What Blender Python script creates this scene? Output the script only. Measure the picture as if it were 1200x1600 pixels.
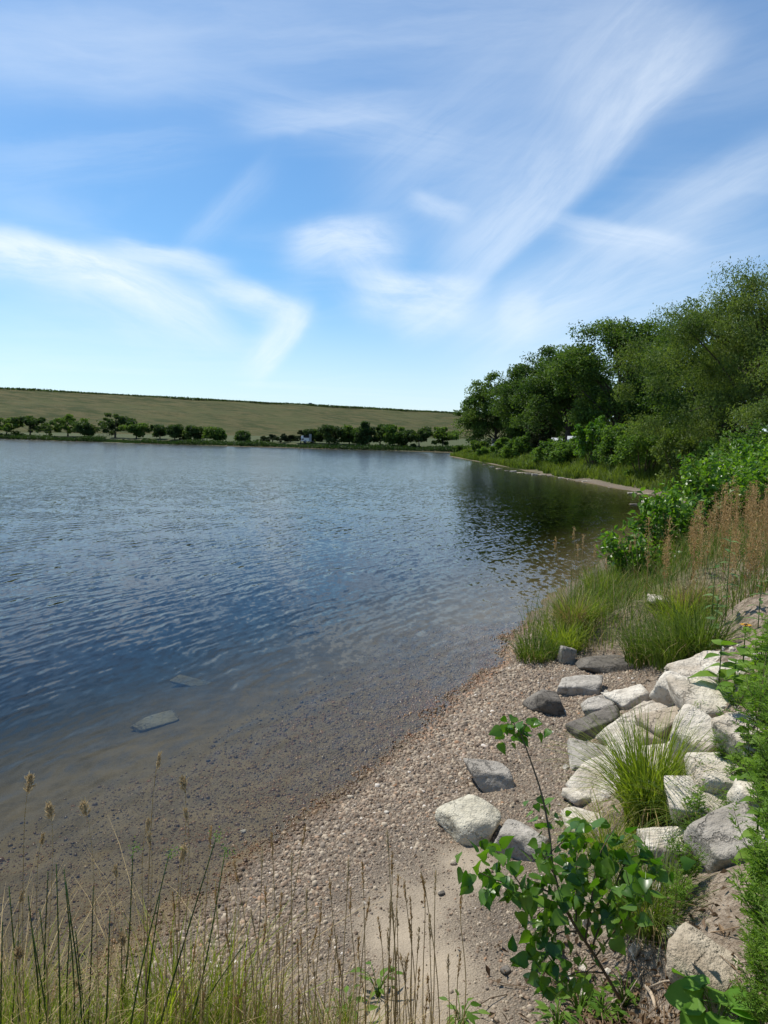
import bpy, math, random
import numpy as np
from mathutils import Matrix, Vector

for o in list(bpy.data.objects):
    bpy.data.objects.remove(o)
S = bpy.context.scene
C = S.collection
rng = np.random.default_rng(7)
random.seed(7)

# ------------------------------------------------------------------ camera
FPX, PITCH, ROLL, EYE = 1178.0, math.radians(5.575), 0.025, 3.0
_F = np.array([0, math.cos(PITCH), -math.sin(PITCH)])
_U0 = np.array([0, math.sin(PITCH), math.cos(PITCH)])
_X = np.array([1.0, 0, 0])
_R = math.cos(ROLL) * _X + math.sin(ROLL) * _U0
_U = math.cos(ROLL) * _U0 - math.sin(ROLL) * _X
CAM = np.array([0, 0, EYE])
cd = bpy.data.cameras.new('camera')
cam = bpy.data.objects.new('camera', cd)
C.objects.link(cam)
cd.sensor_fit = 'VERTICAL'
cd.sensor_height = 36.0
cd.lens = 36.0 * FPX / 1600.0
cd.clip_start, cd.clip_end = 0.05, 6000
mw = Matrix.Identity(4)
for i in range(3):
    mw[i][0], mw[i][1], mw[i][2], mw[i][3] = _R[i], _U[i], -_F[i], CAM[i]
cam.matrix_world = mw
S.camera = cam


def ray(px, py):
    return _F + (px - 600) / FPX * _R - (py - 800) / FPX * _U


def P(px, py, depth):
    return CAM + depth * ray(px, py)


# ------------------------------------------------------------------ node helpers
class NT:
    def __init__(s, tree):
        s.t = tree
        s.n = tree.nodes
        s.l = tree.links

    def new(s, typ, **kw):
        n = s.n.new(typ)
        for k, v in kw.items():
            setattr(n, k, v)
        return n

    def put(s, sock, v):
        if v is None:
            return
        if isinstance(v, bpy.types.NodeSocket):
            s.l.new(v, sock)
        else:
            sock.default_value = v

    def m(s, op, a, b=None, c=None, clamp=False):
        n = s.new('ShaderNodeMath', operation=op)
        n.use_clamp = clamp
        for i, v in enumerate((a, b, c)):
            s.put(n.inputs[i], v)
        return n.outputs[0]

    def v(s, op, a, b=None, scale=None):
        n = s.new('ShaderNodeVectorMath', operation=op)
        s.put(n.inputs[0], a)
        s.put(n.inputs[1], b)
        if scale is not None:
            s.put(n.inputs['Scale'], scale)
        return n.outputs['Value'] if op in ('DOT_PRODUCT', 'LENGTH') else n.outputs[0]

    def noise(s, vec, scale, detail=3, rough=0.55, dist=0.0):
        n = s.new('ShaderNodeTexNoise')
        s.put(n.inputs['Vector'], vec)
        n.inputs['Scale'].default_value = scale
        n.inputs['Detail'].default_value = detail
        n.inputs['Roughness'].default_value = rough
        n.inputs['Distortion'].default_value = dist
        return n

    def ramp(s, fac, stops):
        n = s.new('ShaderNodeValToRGB')
        s.put(n.inputs[0], fac)
        e = n.color_ramp.elements
        while len(e) < len(stops):
            e.new(0.5)
        for i, (p, c) in enumerate(stops):
            e[i].position = p
            e[i].color = tuple(c) + (1,) if len(c) == 3 else c
        return n.outputs[0]

    def mix(s, fac, a, b, mode='MIX'):
        n = s.new('ShaderNodeMix', data_type='RGBA', blend_type=mode)
        s.put(n.inputs[0], fac)
        for sock, v in ((n.inputs[6], a), (n.inputs[7], b)):
            s.put(sock, tuple(v) + (1,) if isinstance(v, (tuple, list)) and len(v) == 3 else v)
        return n.outputs[2]

    def mr(s, val, a, b, c=0.0, d=1.0, smooth=True):
        n = s.new('ShaderNodeMapRange')
        n.interpolation_type = 'SMOOTHSTEP' if smooth else 'LINEAR'
        s.put(n.inputs[0], val)
        for i, x in enumerate((a, b, c, d)):
            n.inputs[i + 1].default_value = x
        return n.outputs[0]


# ------------------------------------------------------------------ sky, sun, exposure
SUN_AZ, SUN_EL = math.radians(-46), math.radians(58)
w = bpy.data.worlds.new('World')
S.world = w
w.use_nodes = True
w.node_tree.nodes.clear()
t = NT(w.node_tree)
sky = t.new('ShaderNodeTexSky', sky_type='NISHITA', sun_disc=False)
sky.sun_elevation, sky.sun_rotation = SUN_EL, SUN_AZ
sky.altitude, sky.air_density, sky.dust_density, sky.ozone_density = 300, 1.0, 0.6, 2.4
tc = t.new('ShaderNodeTexCoord')
d0 = t.v('NORMALIZE', tc.outputs['Generated'])
wn = t.noise(d0, 6.0, 4, 0.6)
wv = t.v('SCALE', t.v('SUBTRACT', wn.outputs['Color'], (0.5, 0.5, 0.5)), scale=0.032)
dw = t.v('ADD', d0, wv)


def stroke(a, b, wl, wr, curv=0.0, strength=1.0, fib=(5, 60), famt=0.52, ends=4):
    """a soft cirrus streak between two sky directions; wl / wr are its widths (rad) to the left / right of a->b"""
    A, B = ray(*a), ray(*b)
    A, B = A / np.linalg.norm(A), B / np.linalg.norm(B)
    m = (A + B) / np.linalg.norm(A + B)
    tv = B - A
    L = np.linalg.norm(tv) / 2
    tv = tv - m * tv.dot(m)
    tv /= np.linalg.norm(tv)
    nv = np.cross(tv, -m)
    nv /= np.linalg.norm(nv)
    u = t.v('DOT_PRODUCT', dw, tuple(tv))
    v = t.v('DOT_PRODUCT', dw, tuple(-nv))
    f = t.v('DOT_PRODUCT', d0, tuple(m))
    v = t.m('ADD', v, t.m('MULTIPLY', t.m('SUBTRACT', t.m('MULTIPLY', u, u), L * L), -curv))
    side = t.m('GREATER_THAN', v, 0.0)
    wd = t.m('MULTIPLY_ADD', side, 1 / wl - 1 / wr, 1 / wr)
    q = t.m('MULTIPLY', v, wd)
    q = t.m('POWER', t.m('ABSOLUTE', q), 2.6)
    su = t.m('POWER', t.m('ABSOLUTE', t.m('DIVIDE', u, L)), float(ends))
    g = t.m('EXPONENT', t.m('MULTIPLY', t.m('ADD', q, su), -1.0))
    cv = t.new('ShaderNodeCombineXYZ')
    t.put(cv.inputs[0], t.m('MULTIPLY', u, fib[0] * 0.9))
    t.put(cv.inputs[1], t.m('MULTIPLY', v, fib[1] * 0.8))
    cv.inputs[2].default_value = a[0] * 0.013
    fn = t.noise(cv.outputs[0], 1.0, 8, 0.66, 0.35).outputs[0]
    fm = t.mr(fn, 0.28, 0.68, 1 - famt, 1.0)
    g = t.m('MULTIPLY', t.m('MULTIPLY', g, fm), strength)
    return t.m('MULTIPLY', g, t.m('GREATER_THAN', f, 0.0))


STROKES = [
    # left pair of bright hooked wisps
    dict(a=(-140, 372), b=(345, 505), wl=0.018, wr=0.036, curv=-1.0, strength=0.85, fib=(7, 36), famt=0.6),
    dict(a=(60, 430), b=(330, 530), wl=0.045, wr=0.04, curv=-0.8, strength=0.24, fib=(8, 30), famt=0.75),
    dict(a=(170, 382), b=(350, 412), wl=0.010, wr=0.022, curv=0.2, strength=0.6, fib=(8, 60)),
    dict(a=(310, 425), b=(478, 492), wl=0.012, wr=0.028, curv=-0.8, famt=0.6, strength=0.62, fib=(8, 35)),
    dict(a=(480, 478), b=(400, 585), wl=0.012, wr=0.028, curv=-0.6, strength=0.65, fib=(12, 40)),
    dict(a=(-100, 480), b=(320, 540), wl=0.05, wr=0.05, curv=0.0, strength=0.14, fib=(6, 40)),
    # middle fans
    dict(a=(450, 375), b=(615, 358), wl=0.018, wr=0.035, curv=-0.3, famt=0.68, strength=0.62, fib=(10, 40)),
    dict(a=(540, 370), b=(620, 470), wl=0.035, wr=0.04, curv=0.2, strength=0.26, famt=0.7, fib=(10, 40)),
    dict(a=(560, 430), b=(750, 452), wl=0.014, wr=0.05, curv=0.2, strength=0.6, famt=0.65, fib=(9, 36)),
    dict(a=(620, 520), b=(745, 445), wl=0.03, wr=0.03, curv=0.2, strength=0.34, fib=(9, 50)),
    dict(a=(640, 308), b=(730, 335), wl=0.010, wr=0.014, curv=0.2, strength=0.30, fib=(9, 60)),
    # long streak from the upper right down to the middle
    dict(a=(1120, 60), b=(925, 250), wl=0.022, wr=0.11, curv=0.25, strength=0.50, fib=(5, 26)),
    dict(a=(960, 200), b=(720, 460), wl=0.016, wr=0.08, curv=-0.5, strength=0.48, fib=(5, 30)),
    dict(a=(830, 120), b=(560, 310), wl=0.08, wr=0.06, curv=0.0, strength=0.22, fib=(4, 34)),
    # right-hand band and thin streaks
    dict(a=(1260, 225), b=(1040, 345), wl=0.035, wr=0.03, curv=0.3, strength=0.36, fib=(5, 36)),
    dict(a=(1090, 320), b=(730, 560), wl=0.05, wr=0.05, curv=0.1, strength=0.34, fib=(5, 40)),
    dict(a=(860, 345), b=(1080, 395), wl=0.012, wr=0.02, curv=0.0, strength=0.42, fib=(7, 70)),
    dict(a=(1260, 400), b=(760, 560), wl=0.07, wr=0.08, curv=0.0, strength=0.36, fib=(4, 44)),
    dict(a=(840, 500), b=(780, 490), wl=0.03, wr=0.03, curv=0.0, strength=0.3, fib=(8, 40)),
    # upper veils
    dict(a=(-120, 70), b=(300, 90), wl=0.05, wr=0.045, curv=0.1, strength=0.26, fib=(3, 30)),
    dict(a=(200, 45), b=(1000, 20), wl=0.07, wr=0.06, curv=0.0, strength=0.28, fib=(3, 24)),
    dict(a=(-60, 250), b=(330, 215), wl=0.02, wr=0.03, curv=0.1, strength=0.14, fib=(4, 60), famt=0.8),
    dict(a=(300, 120), b=(760, 240), wl=0.02, wr=0.03, curv=0.1, strength=0.16, fib=(4, 60), famt=0.8),
    dict(a=(280, 385), b=(420, 250), wl=0.010, wr=0.02, curv=0.1, strength=0.16, fib=(5, 60), famt=0.7),
    dict(a=(380, 192), b=(660, 160), wl=0.016, wr=0.02, curv=0.0, strength=0.30, fib=(4, 60)),
    dict(a=(950, 150), b=(1300, 60), wl=0.06, wr=0.07, curv=0.0, strength=0.18, fib=(3, 26)),
]
acc = None
for st in STROKES:
    g = t.m('SUBTRACT', 1.0, stroke(**st))
    acc = g if acc is None else t.m('MULTIPLY', acc, g)
# thin even veil over the whole dome, denser in long soft bands
sp = t.new('ShaderNodeSeparateXYZ')
t.put(sp.inputs[0], d0)
zz = t.m('ADD', t.m('MAXIMUM', sp.outputs[2], 0.0), 0.12)
cp = t.new('ShaderNodeCombineXYZ')
t.put(cp.inputs[0], t.m('MULTIPLY', t.m('DIVIDE', sp.outputs[0], zz), 0.8))
t.put(cp.inputs[1], t.m('MULTIPLY', t.m('DIVIDE', sp.outputs[1], zz), 1.6))
veil = t.mr(t.noise(cp.outputs[0], 0.8, 6, 0.55, 0.8).outputs[0], 0.45, 0.8, 0.0, 0.16)
acc = t.m('MULTIPLY', acc, t.m('SUBTRACT', 1.0, veil))
# low pale cloud near the horizon
lowb = t.m('MULTIPLY', t.mr(sp.outputs[2], 0.0, 0.20, 1.0, 0.0), 0.55)
acc = t.m('MULTIPLY', acc, t.m('SUBTRACT', 1.0, lowb))
dens = t.m('SUBTRACT', 1.0, acc, clamp=True)
SKY_TINT = (0.66, 0.975, 1.15)
CLOUD = (8.0, 8.7, 9.4)
base_sky = t.mix(1.0, sky.outputs[0], SKY_TINT, 'MULTIPLY')
skycol = t.mix(dens, base_sky, CLOUD)
bg = t.new('ShaderNodeBackground')
t.put(bg.inputs[0], skycol)
bg.inputs[1].default_value = 0.112
w.cycles.sampling_method = 'MANUAL'
w.cycles.sample_map_resolution = 256
wo = t.new('ShaderNodeOutputWorld')
t.l.new(bg.outputs[0], wo.inputs[0])

sl = bpy.data.lights.new('sun', 'SUN')
sl.energy = 5.0
sl.angle = math.radians(0.53)
sl.color = (1.0, 0.95, 0.87)
sun = bpy.data.objects.new('sun', sl)
C.objects.link(sun)
sd = Vector((math.sin(SUN_AZ) * math.cos(SUN_EL), math.cos(SUN_AZ) * math.cos(SUN_EL), math.sin(SUN_EL)))
sun.rotation_euler = sd.to_track_quat('Z', 'Y').to_euler()
sun.location = (0, 0, 60)
S.view_settings.view_transform = 'Standard'
S.view_settings.look = 'None'
S.view_settings.exposure = 0.12
S.view_settings.gamma = 1.0
S.view_settings.use_curve_mapping = False
S.render.engine = 'CYCLES'
S.cycles.transparent_max_bounces = 16
S.cycles.max_bounces = 8


# ------------------------------------------------------------------ mesh helpers
class MB:
    def __init__(s):
        s.v, s.f, s.t, s.n = [], [], [], 0

    def add(s, v, f, tint=None):
        v = np.asarray(v, float).reshape(-1, 3)
        f = np.asarray(f, int)
        s.v.append(v)
        s.f.append(f + s.n)
        s.t.append(np.full(len(v), 0.5) if tint is None else np.broadcast_to(np.asarray(tint, float), (len(v),)))
        s.n += len(v)
        return s

    def mesh(s, name, mat, smooth=False, attrs=None):
        me = bpy.data.meshes.new(name)
        v = np.concatenate(s.v)
        me.vertices.add(len(v))
        me.vertices.foreach_set('co', v.astype(np.float32).ravel())
        idx = np.concatenate([f.ravel() for f in s.f])
        sizes = np.concatenate([np.full(len(f), f.shape[1]) for f in s.f])
        me.loops.add(len(idx))
        me.loops.foreach_set('vertex_index', idx.astype(np.int32))
        me.polygons.add(len(sizes))
        st = np.concatenate([[0], np.cumsum(sizes)[:-1]])
        me.polygons.foreach_set('loop_start', st.astype(np.int32))
        me.polygons.foreach_set('use_smooth', np.full(len(sizes), smooth, dtype=bool))
        me.update(calc_edges=True)
        a = me.attributes.new('tint', 'FLOAT', 'POINT')
        a.data.foreach_set('value', np.concatenate(s.t).astype(np.float32))
        for k, val in (attrs or {}).items():
            a = me.attributes.new(k, 'FLOAT', 'POINT')
            a.data.foreach_set('value', np.asarray(val, np.float32))
        if mat:
            me.materials.append(mat)
        return me

    def obj(s, name, mat, parent=None, smooth=False, attrs=None, loc=None):
        o = bpy.data.objects.new(name, s.mesh(name, mat, smooth, attrs))
        C.objects.link(o)
        if parent:
            o.parent = parent
        if loc is not None:
            o.location = loc
        return o


def tag(o, label=None, cat=None, group=None, kind=None):
    if label: o['label'] = label
    if cat: o['category'] = cat
    if group: o['group'] = group
    if kind: o['kind'] = kind
    return o


def thing(name, label, cat, loc=(0, 0, 0), rz=0.0, group=None):
    o = bpy.data.objects.new(name, None)
    C.objects.link(o)
    o.empty_display_size = 0.1
    o.location = tuple(loc)
    o.rotation_euler = (0, 0, rz)
    return tag(o, label, cat, group)


def dup(root, loc, rz=0.0, scale=1.0, label=None, group=None):
    r = root.copy()
    C.objects.link(r)
    r.location = tuple(loc)
    r.rotation_euler = (0, 0, rz)
    r.scale = (scale,) * 3 if np.isscalar(scale) else scale
    if label: r['label'] = label
    if group: r['group'] = group
    for ch in list(root.children):
        c = ch.copy()
        C.objects.link(c)
        c.parent = r
        for g in ch.children:
            e = g.copy()
            C.objects.link(e)
            e.parent = c
    return r


def unit(a):
    a = np.asarray(a, float)
    return a / np.maximum(np.linalg.norm(a, axis=-1, keepdims=True), 1e-9)


def hash3(ix, iy, iz, seed):
    h = (ix * 374761393 + iy * 668265263 + iz * 2147483647 + seed * 974711) & 0xFFFFFFFF
    h = ((h ^ (h >> 13)) * 1274126177) & 0xFFFFFFFF
    h = (h ^ (h >> 16)) & 0xFFFF
    return h / 65535.0


def vnoise(p, seed=0):
    p = np.asarray(p, float)
    i = np.floor(p).astype(np.int64)
    f = p - i
    f = f * f * (3 - 2 * f)
    r = 0
    for a in (0, 1):
        for b in (0, 1):
            for c in (0, 1):
                wgt = (f[:, 0] if a else 1 - f[:, 0]) * (f[:, 1] if b else 1 - f[:, 1]) * (f[:, 2] if c else 1 - f[:, 2])
                r = r + wgt * hash3(i[:, 0] + a, i[:, 1] + b, i[:, 2] + c, seed)
    return r * 2 - 1


def fbm(p, seed=0, oct=3):
    r, a = 0, 1.0
    for k in range(oct):
        r = r + a * vnoise(np.asarray(p) * 2 ** k, seed + k * 17)
        a *= 0.5
    return r


def tube(mb, pts, radii, sides=5, tint=0.5):
    pts = np.asarray(pts, float)
    radii = np.broadcast_to(np.asarray(radii, float), (len(pts),))
    tg = unit(np.gradient(pts, axis=0))
    ref = np.array([0.3, 0.9, 0.1]) if abs(tg[0][2]) > 0.7 else np.array([0, 0, 1.0])
    a = unit(np.cross(tg, ref))
    b = np.cross(tg, a)
    ang = np.arange(sides) * 2 * math.pi / sides
    v = pts[:, None, :] + radii[:, None, None] * (np.cos(ang)[None, :, None] * a[:, None, :] + np.sin(ang)[None, :, None] * b[:, None, :])
    n = len(pts)
    i, j = np.meshgrid(np.arange(n - 1), np.arange(sides), indexing='ij')
    j2 = (j + 1) % sides
    f = np.stack([i * sides + j, i * sides + j2, (i + 1) * sides + j2, (i + 1) * sides + j], -1).reshape(-1, 4)
    mb.add(v.reshape(-1, 3), f, tint)
    cap = np.arange(sides)
    mb_off = mb.n - n * sides
    mb.f.append((cap[::-1] + mb_off)[None, :])
    mb.f.append((cap + mb_off + (n - 1) * sides)[None, :])


def smooth_path(pts, n=12):
    pts = np.asarray(pts, float)
    q = np.vstack([2 * pts[0] - pts[1], pts, 2 * pts[-1] - pts[-2]])
    out = []
    m = len(pts) - 1
    for s in np.linspace(0, m, n):
        k = min(int(s), m - 1)
        u = s - k
        p0, p1, p2, p3 = q[k], q[k + 1], q[k + 2], q[k + 3]
        out.append(0.5 * (2 * p1 + (p2 - p0) * u + (2 * p0 - 5 * p1 + 4 * p2 - p3) * u * u + (3 * p1 - p0 - 3 * p2 + p3) * u ** 3))
    return np.array(out)


def rand_dirs(n, r=None):
    r = r or rng
    return unit(r.normal(size=(n, 3)))


def leaf_quads(mb, cen, axis, nrm, length, width, tint, fold=0.25):
    """folded pointed leaves, two quads (four triangles) each"""
    n = len(cen)
    axis = unit(axis)
    side = unit(np.cross(nrm, axis))
    up = np.cross(axis, side)
    L = np.broadcast_to(np.asarray(length, float), (n,))[:, None]
    W = np.broadcast_to(np.asarray(width, float), (n,))[:, None]
    a = cen - axis * L * 0.5
    c = cen + axis * L * 0.5 - up * L * 0.08
    b = cen + side * W * 0.5 + up * W * fold - axis * L * 0.06
    e = cen - side * W * 0.5 + up * W * fold - axis * L * 0.06
    v = np.stack([a, b, c, e], 1).reshape(-1, 3)
    k = np.arange(n)[:, None] * 4
    f = np.concatenate([k + np.array([[0, 1, 2]]), k + np.array([[0, 2, 3]])])
    mb.add(v, f, np.repeat(np.broadcast_to(tint, (n,)), 4))


def blades(mb, base, height, lean, bend, width, tint, seg=4, tiptint=0.0):
    """grass blades: base (n,3), height (n), lean = horizontal unit direction (n,2), bend 0..1.5"""
    n = len(base)
    height = np.broadcast_to(height, (n,))
    width = np.broadcast_to(width, (n,))
    bend = np.broadcast_to(bend, (n,))
    tint = np.broadcast_to(tint, (n,))
    lean3 = np.concatenate([lean, np.zeros((n, 1))], 1)
    rot = rng.normal(size=(n,)) * 0.9
    sx = np.stack([-lean[:, 1] * np.cos(rot) + lean[:, 0] * np.sin(rot), lean[:, 0] * np.cos(rot) + lean[:, 1] * np.sin(rot), np.zeros(n)], 1)
    V = []
    T = []
    for k in range(seg + 1):
        s = k / seg
        ang = bend * s
        p = base + np.array([0, 0, 1.0]) * (height * s * np.cos(ang * 0.75))[:, None] + lean3 * (height * s * np.sin(ang * 0.75))[:, None]
        wv = (width * (1 - s) ** 0.6 * (0.75 + 0.25 * min(1, s * 4)))[:, None] * 0.5
        if k == seg:
            V.append(p[:, None, :])
            T.append((tint + tiptint)[:, None])
        else:
            V.append(np.stack([p - sx * wv, p + sx * wv], 1))
            T.append(np.stack([tint + tiptint * s] * 2, 1))
    v = np.concatenate(V, 1)
    m = v.shape[1]
    k0 = np.arange(n)[:, None] * m
    fq = np.concatenate([k0 + np.array([[2 * k, 2 * k + 1, 2 * k + 3, 2 * k + 2]]) for k in range(seg - 1)])
    ft = k0 + np.array([[2 * seg - 2, 2 * seg - 1, 2 * seg]])
    off = mb.n
    mb.add(v.reshape(-1, 3), fq, np.concatenate(T, 1).ravel())
    mb.f.append(ft + off)


def ico(sub):
    import bmesh
    bm = bmesh.new()
    bmesh.ops.create_icosphere(bm, subdivisions=sub, radius=1)
    v = np.array([x.co[:] for x in bm.verts])
    f = np.array([[x.index for x in fc.verts] for fc in bm.faces])
    bm.free()
    return v, f


ICO = {k: ico(k) for k in (1, 2, 3, 4, 5)}


def box(mb, lo, hi, tint=0.5, taper=None):
    x0, y0, z0 = lo
    x1, y1, z1 = hi
    v = np.array([[x0, y0, z0], [x1, y0, z0], [x1, y1, z0], [x0, y1, z0], [x0, y0, z1], [x1, y0, z1], [x1, y1, z1], [x0, y1, z1]], float)
    if taper:
        c = v[4:, :2].mean(0)
        v[4:, :2] = c + (v[4:, :2] - c) * taper
    f = [[0, 3, 2, 1], [4, 5, 6, 7], [0, 1, 5, 4], [1, 2, 6, 5], [2, 3, 7, 6], [3, 0, 4, 7]]
    mb.add(v, f, tint)


# ------------------------------------------------------------------ materials
def new_mat(name):
    m = bpy.data.materials.new(name)
    m.use_nodes = True
    m.node_tree.nodes.clear()
    t = NT(m.node_tree)
    out = t.new('ShaderNodeOutputMaterial')
    return m, t, out


def principled(t, out, col, rough=0.8, normal=None, spec=0.3):
    b = t.new('ShaderNodeBsdfPrincipled')
    t.put(b.inputs['Base Color'], tuple(col) + (1,) if isinstance(col, tuple) and len(col) == 3 else col)
    t.put(b.inputs['Roughness'], rough)
    b.inputs['Specular IOR Level'].default_value = spec
    if normal is not None:
        t.l.new(normal, b.inputs['Normal'])
    t.l.new(b.outputs[0], out.inputs[0])
    return b


def bump(t, h, dist, strength=1.0):
    b = t.new('ShaderNodeBump')
    t.put(b.inputs['Height'], h)
    b.inputs['Distance'].default_value = dist
    b.inputs['Strength'].default_value = strength
    return b.outputs[0]


def tint_attr(t, name='tint'):
    a = t.new('ShaderNodeAttribute')
    a.attribute_name = name
    return a.outputs['Fac']


def leaf_mat(name, c1, c2, trans=0.35, tcol=None, rough=0.55, spec=0.18):
    m, t, out = new_mat(name)
    oi = t.new('ShaderNodeObjectInfo')
    geo = t.new('ShaderNodeNewGeometry')
    f = t.m('ADD', tint_attr(t), t.m('MULTIPLY', t.m('SUBTRACT', oi.outputs['Random'], 0.5), 0.25), clamp=True)
    col = t.mix(f, c1, c2)
    col = t.mix(t.mr(t.noise(geo.outputs['Position'], 9.0, 2).outputs[0], 0.35, 0.7, 0.0, 0.22), col, tuple(x * 0.55 for x in c1))
    b = t.new('ShaderNodeBsdfPrincipled')
    t.put(b.inputs['Base Color'], col)
    b.inputs['Roughness'].default_value = rough
    b.inputs['Specular IOR Level'].default_value = spec
    tr = t.new('ShaderNodeBsdfTranslucent')
    t.put(tr.inputs[0], t.mix(1.0, col, tcol or (1.5, 1.6, 0.55), 'MULTIPLY'))
    mx = t.new('ShaderNodeMixShader')
    mx.inputs[0].default_value = trans
    t.l.new(b.outputs[0], mx.inputs[1])
    t.l.new(tr.outputs[0], mx.inputs[2])
    t.l.new(mx.outputs[0], out.inputs[0])
    return m


def stone_mat(name, c1, c2, stain, bscale=1.0):
    m, t, out = new_mat(name)
    tc = t.new('ShaderNodeTexCoord')
    oi = t.new('ShaderNodeObjectInfo')
    p = t.v('ADD', tc.outputs['Object'], t.v('SCALE', (31.0, 17.0, 9.0), scale=oi.outputs['Random']))
    n1 = t.noise(p, 4.0 * bscale, 6, 0.65)
    n2 = t.noise(p, 22.0 * bscale, 5, 0.7)
    n3 = t.noise(p, 1.7 * bscale, 4, 0.6, 1.2)
    col = t.mix(t.mr(n1.outputs[0], 0.35, 0.65), c1, c2)
    col = t.mix(t.m('MULTIPLY', t.mr(n3.outputs[0], 0.49, 0.64), 0.5), col, stain)
    sepo = t.new('ShaderNodeSeparateXYZ')
    t.put(sepo.inputs[0], tc.outputs['Object'])
    col = t.mix(t.m('MULTIPLY', t.m('SUBTRACT', oi.outputs['Random'], 0.15, clamp=True), 0.22), col, stain)
    col = t.mix(t.mr(n2.outputs[0], 0.50, 0.66, 0.0, 0.5), col, tuple(x * 0.42 for x in c1))
    vo = t.new('ShaderNodeTexVoronoi')
    t.put(vo.inputs['Vector'], p)
    vo.inputs['Scale'].default_value = 34 * bscale
    pit = t.mr(vo.outputs['Distance'], 0.0, 0.35, -0.8, 0.0)
    pit = t.m('MULTIPLY', pit, t.mr(n1.outputs[0], 0.45, 0.6))
    h = t.m('ADD', t.m('MULTIPLY', n2.outputs[0], 0.8), t.m('MULTIPLY', n1.outputs[0], 1.5))
    h = t.m('ADD', h, t.m('MULTIPLY', pit, 0.5))
    v2 = t.new('ShaderNodeTexVoronoi', feature='DISTANCE_TO_EDGE')
    t.put(v2.inputs['Vector'], t.v('ADD', p, t.v('SCALE', n1.outputs['Color'], scale=0.35)))
    v2.inputs['Scale'].default_value = 3.2 * bscale
    crack = t.mr(v2.outputs['Distance'], 0.0, 0.03, 1.0, 0.0)
    crack = t.m('MULTIPLY', crack, t.mr(n3.outputs[0], 0.45, 0.55))
    col = t.mix(t.m('MULTIPLY', crack, 0.38), col, tuple(x * 0.3 for x in stain))
    h = t.m('SUBTRACT', h, t.m('MULTIPLY', crack, 0.4))
    principled(t, out, col, 0.9, bump(t, h, 0.035 / bscale, 0.9), 0.2)
    return m


def bark_mat(name, c1, c2):
    m, t, out = new_mat(name)
    tc = t.new('ShaderNodeTexCoord')
    mp = t.new('ShaderNodeMapping')
    t.l.new(tc.outputs['Object'], mp.inputs[0])
    mp.inputs['Scale'].default_value = (1, 1, 0.22)
    n = t.noise(mp.outputs[0], 14, 4, 0.7)
    principled(t, out, t.mix(n.outputs[0], c1, c2), 0.9, bump(t, n.outputs[0], 0.03), 0.15)
    return m


def plain_mat(name, col, rough=0.6, var=0.12, scale=12.0, spec=0.3):
    m, t, out = new_mat(name)
    tc = t.new('ShaderNodeTexCoord')
    n = t.noise(tc.outputs['Object'], scale, 4, 0.6)
    c = t.mix(n.outputs[0], tuple(x * (1 - var) for x in col), tuple(min(1, x * (1 + var)) for x in col))
    principled(t, out, c, rough, None, spec)
    return m


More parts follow.
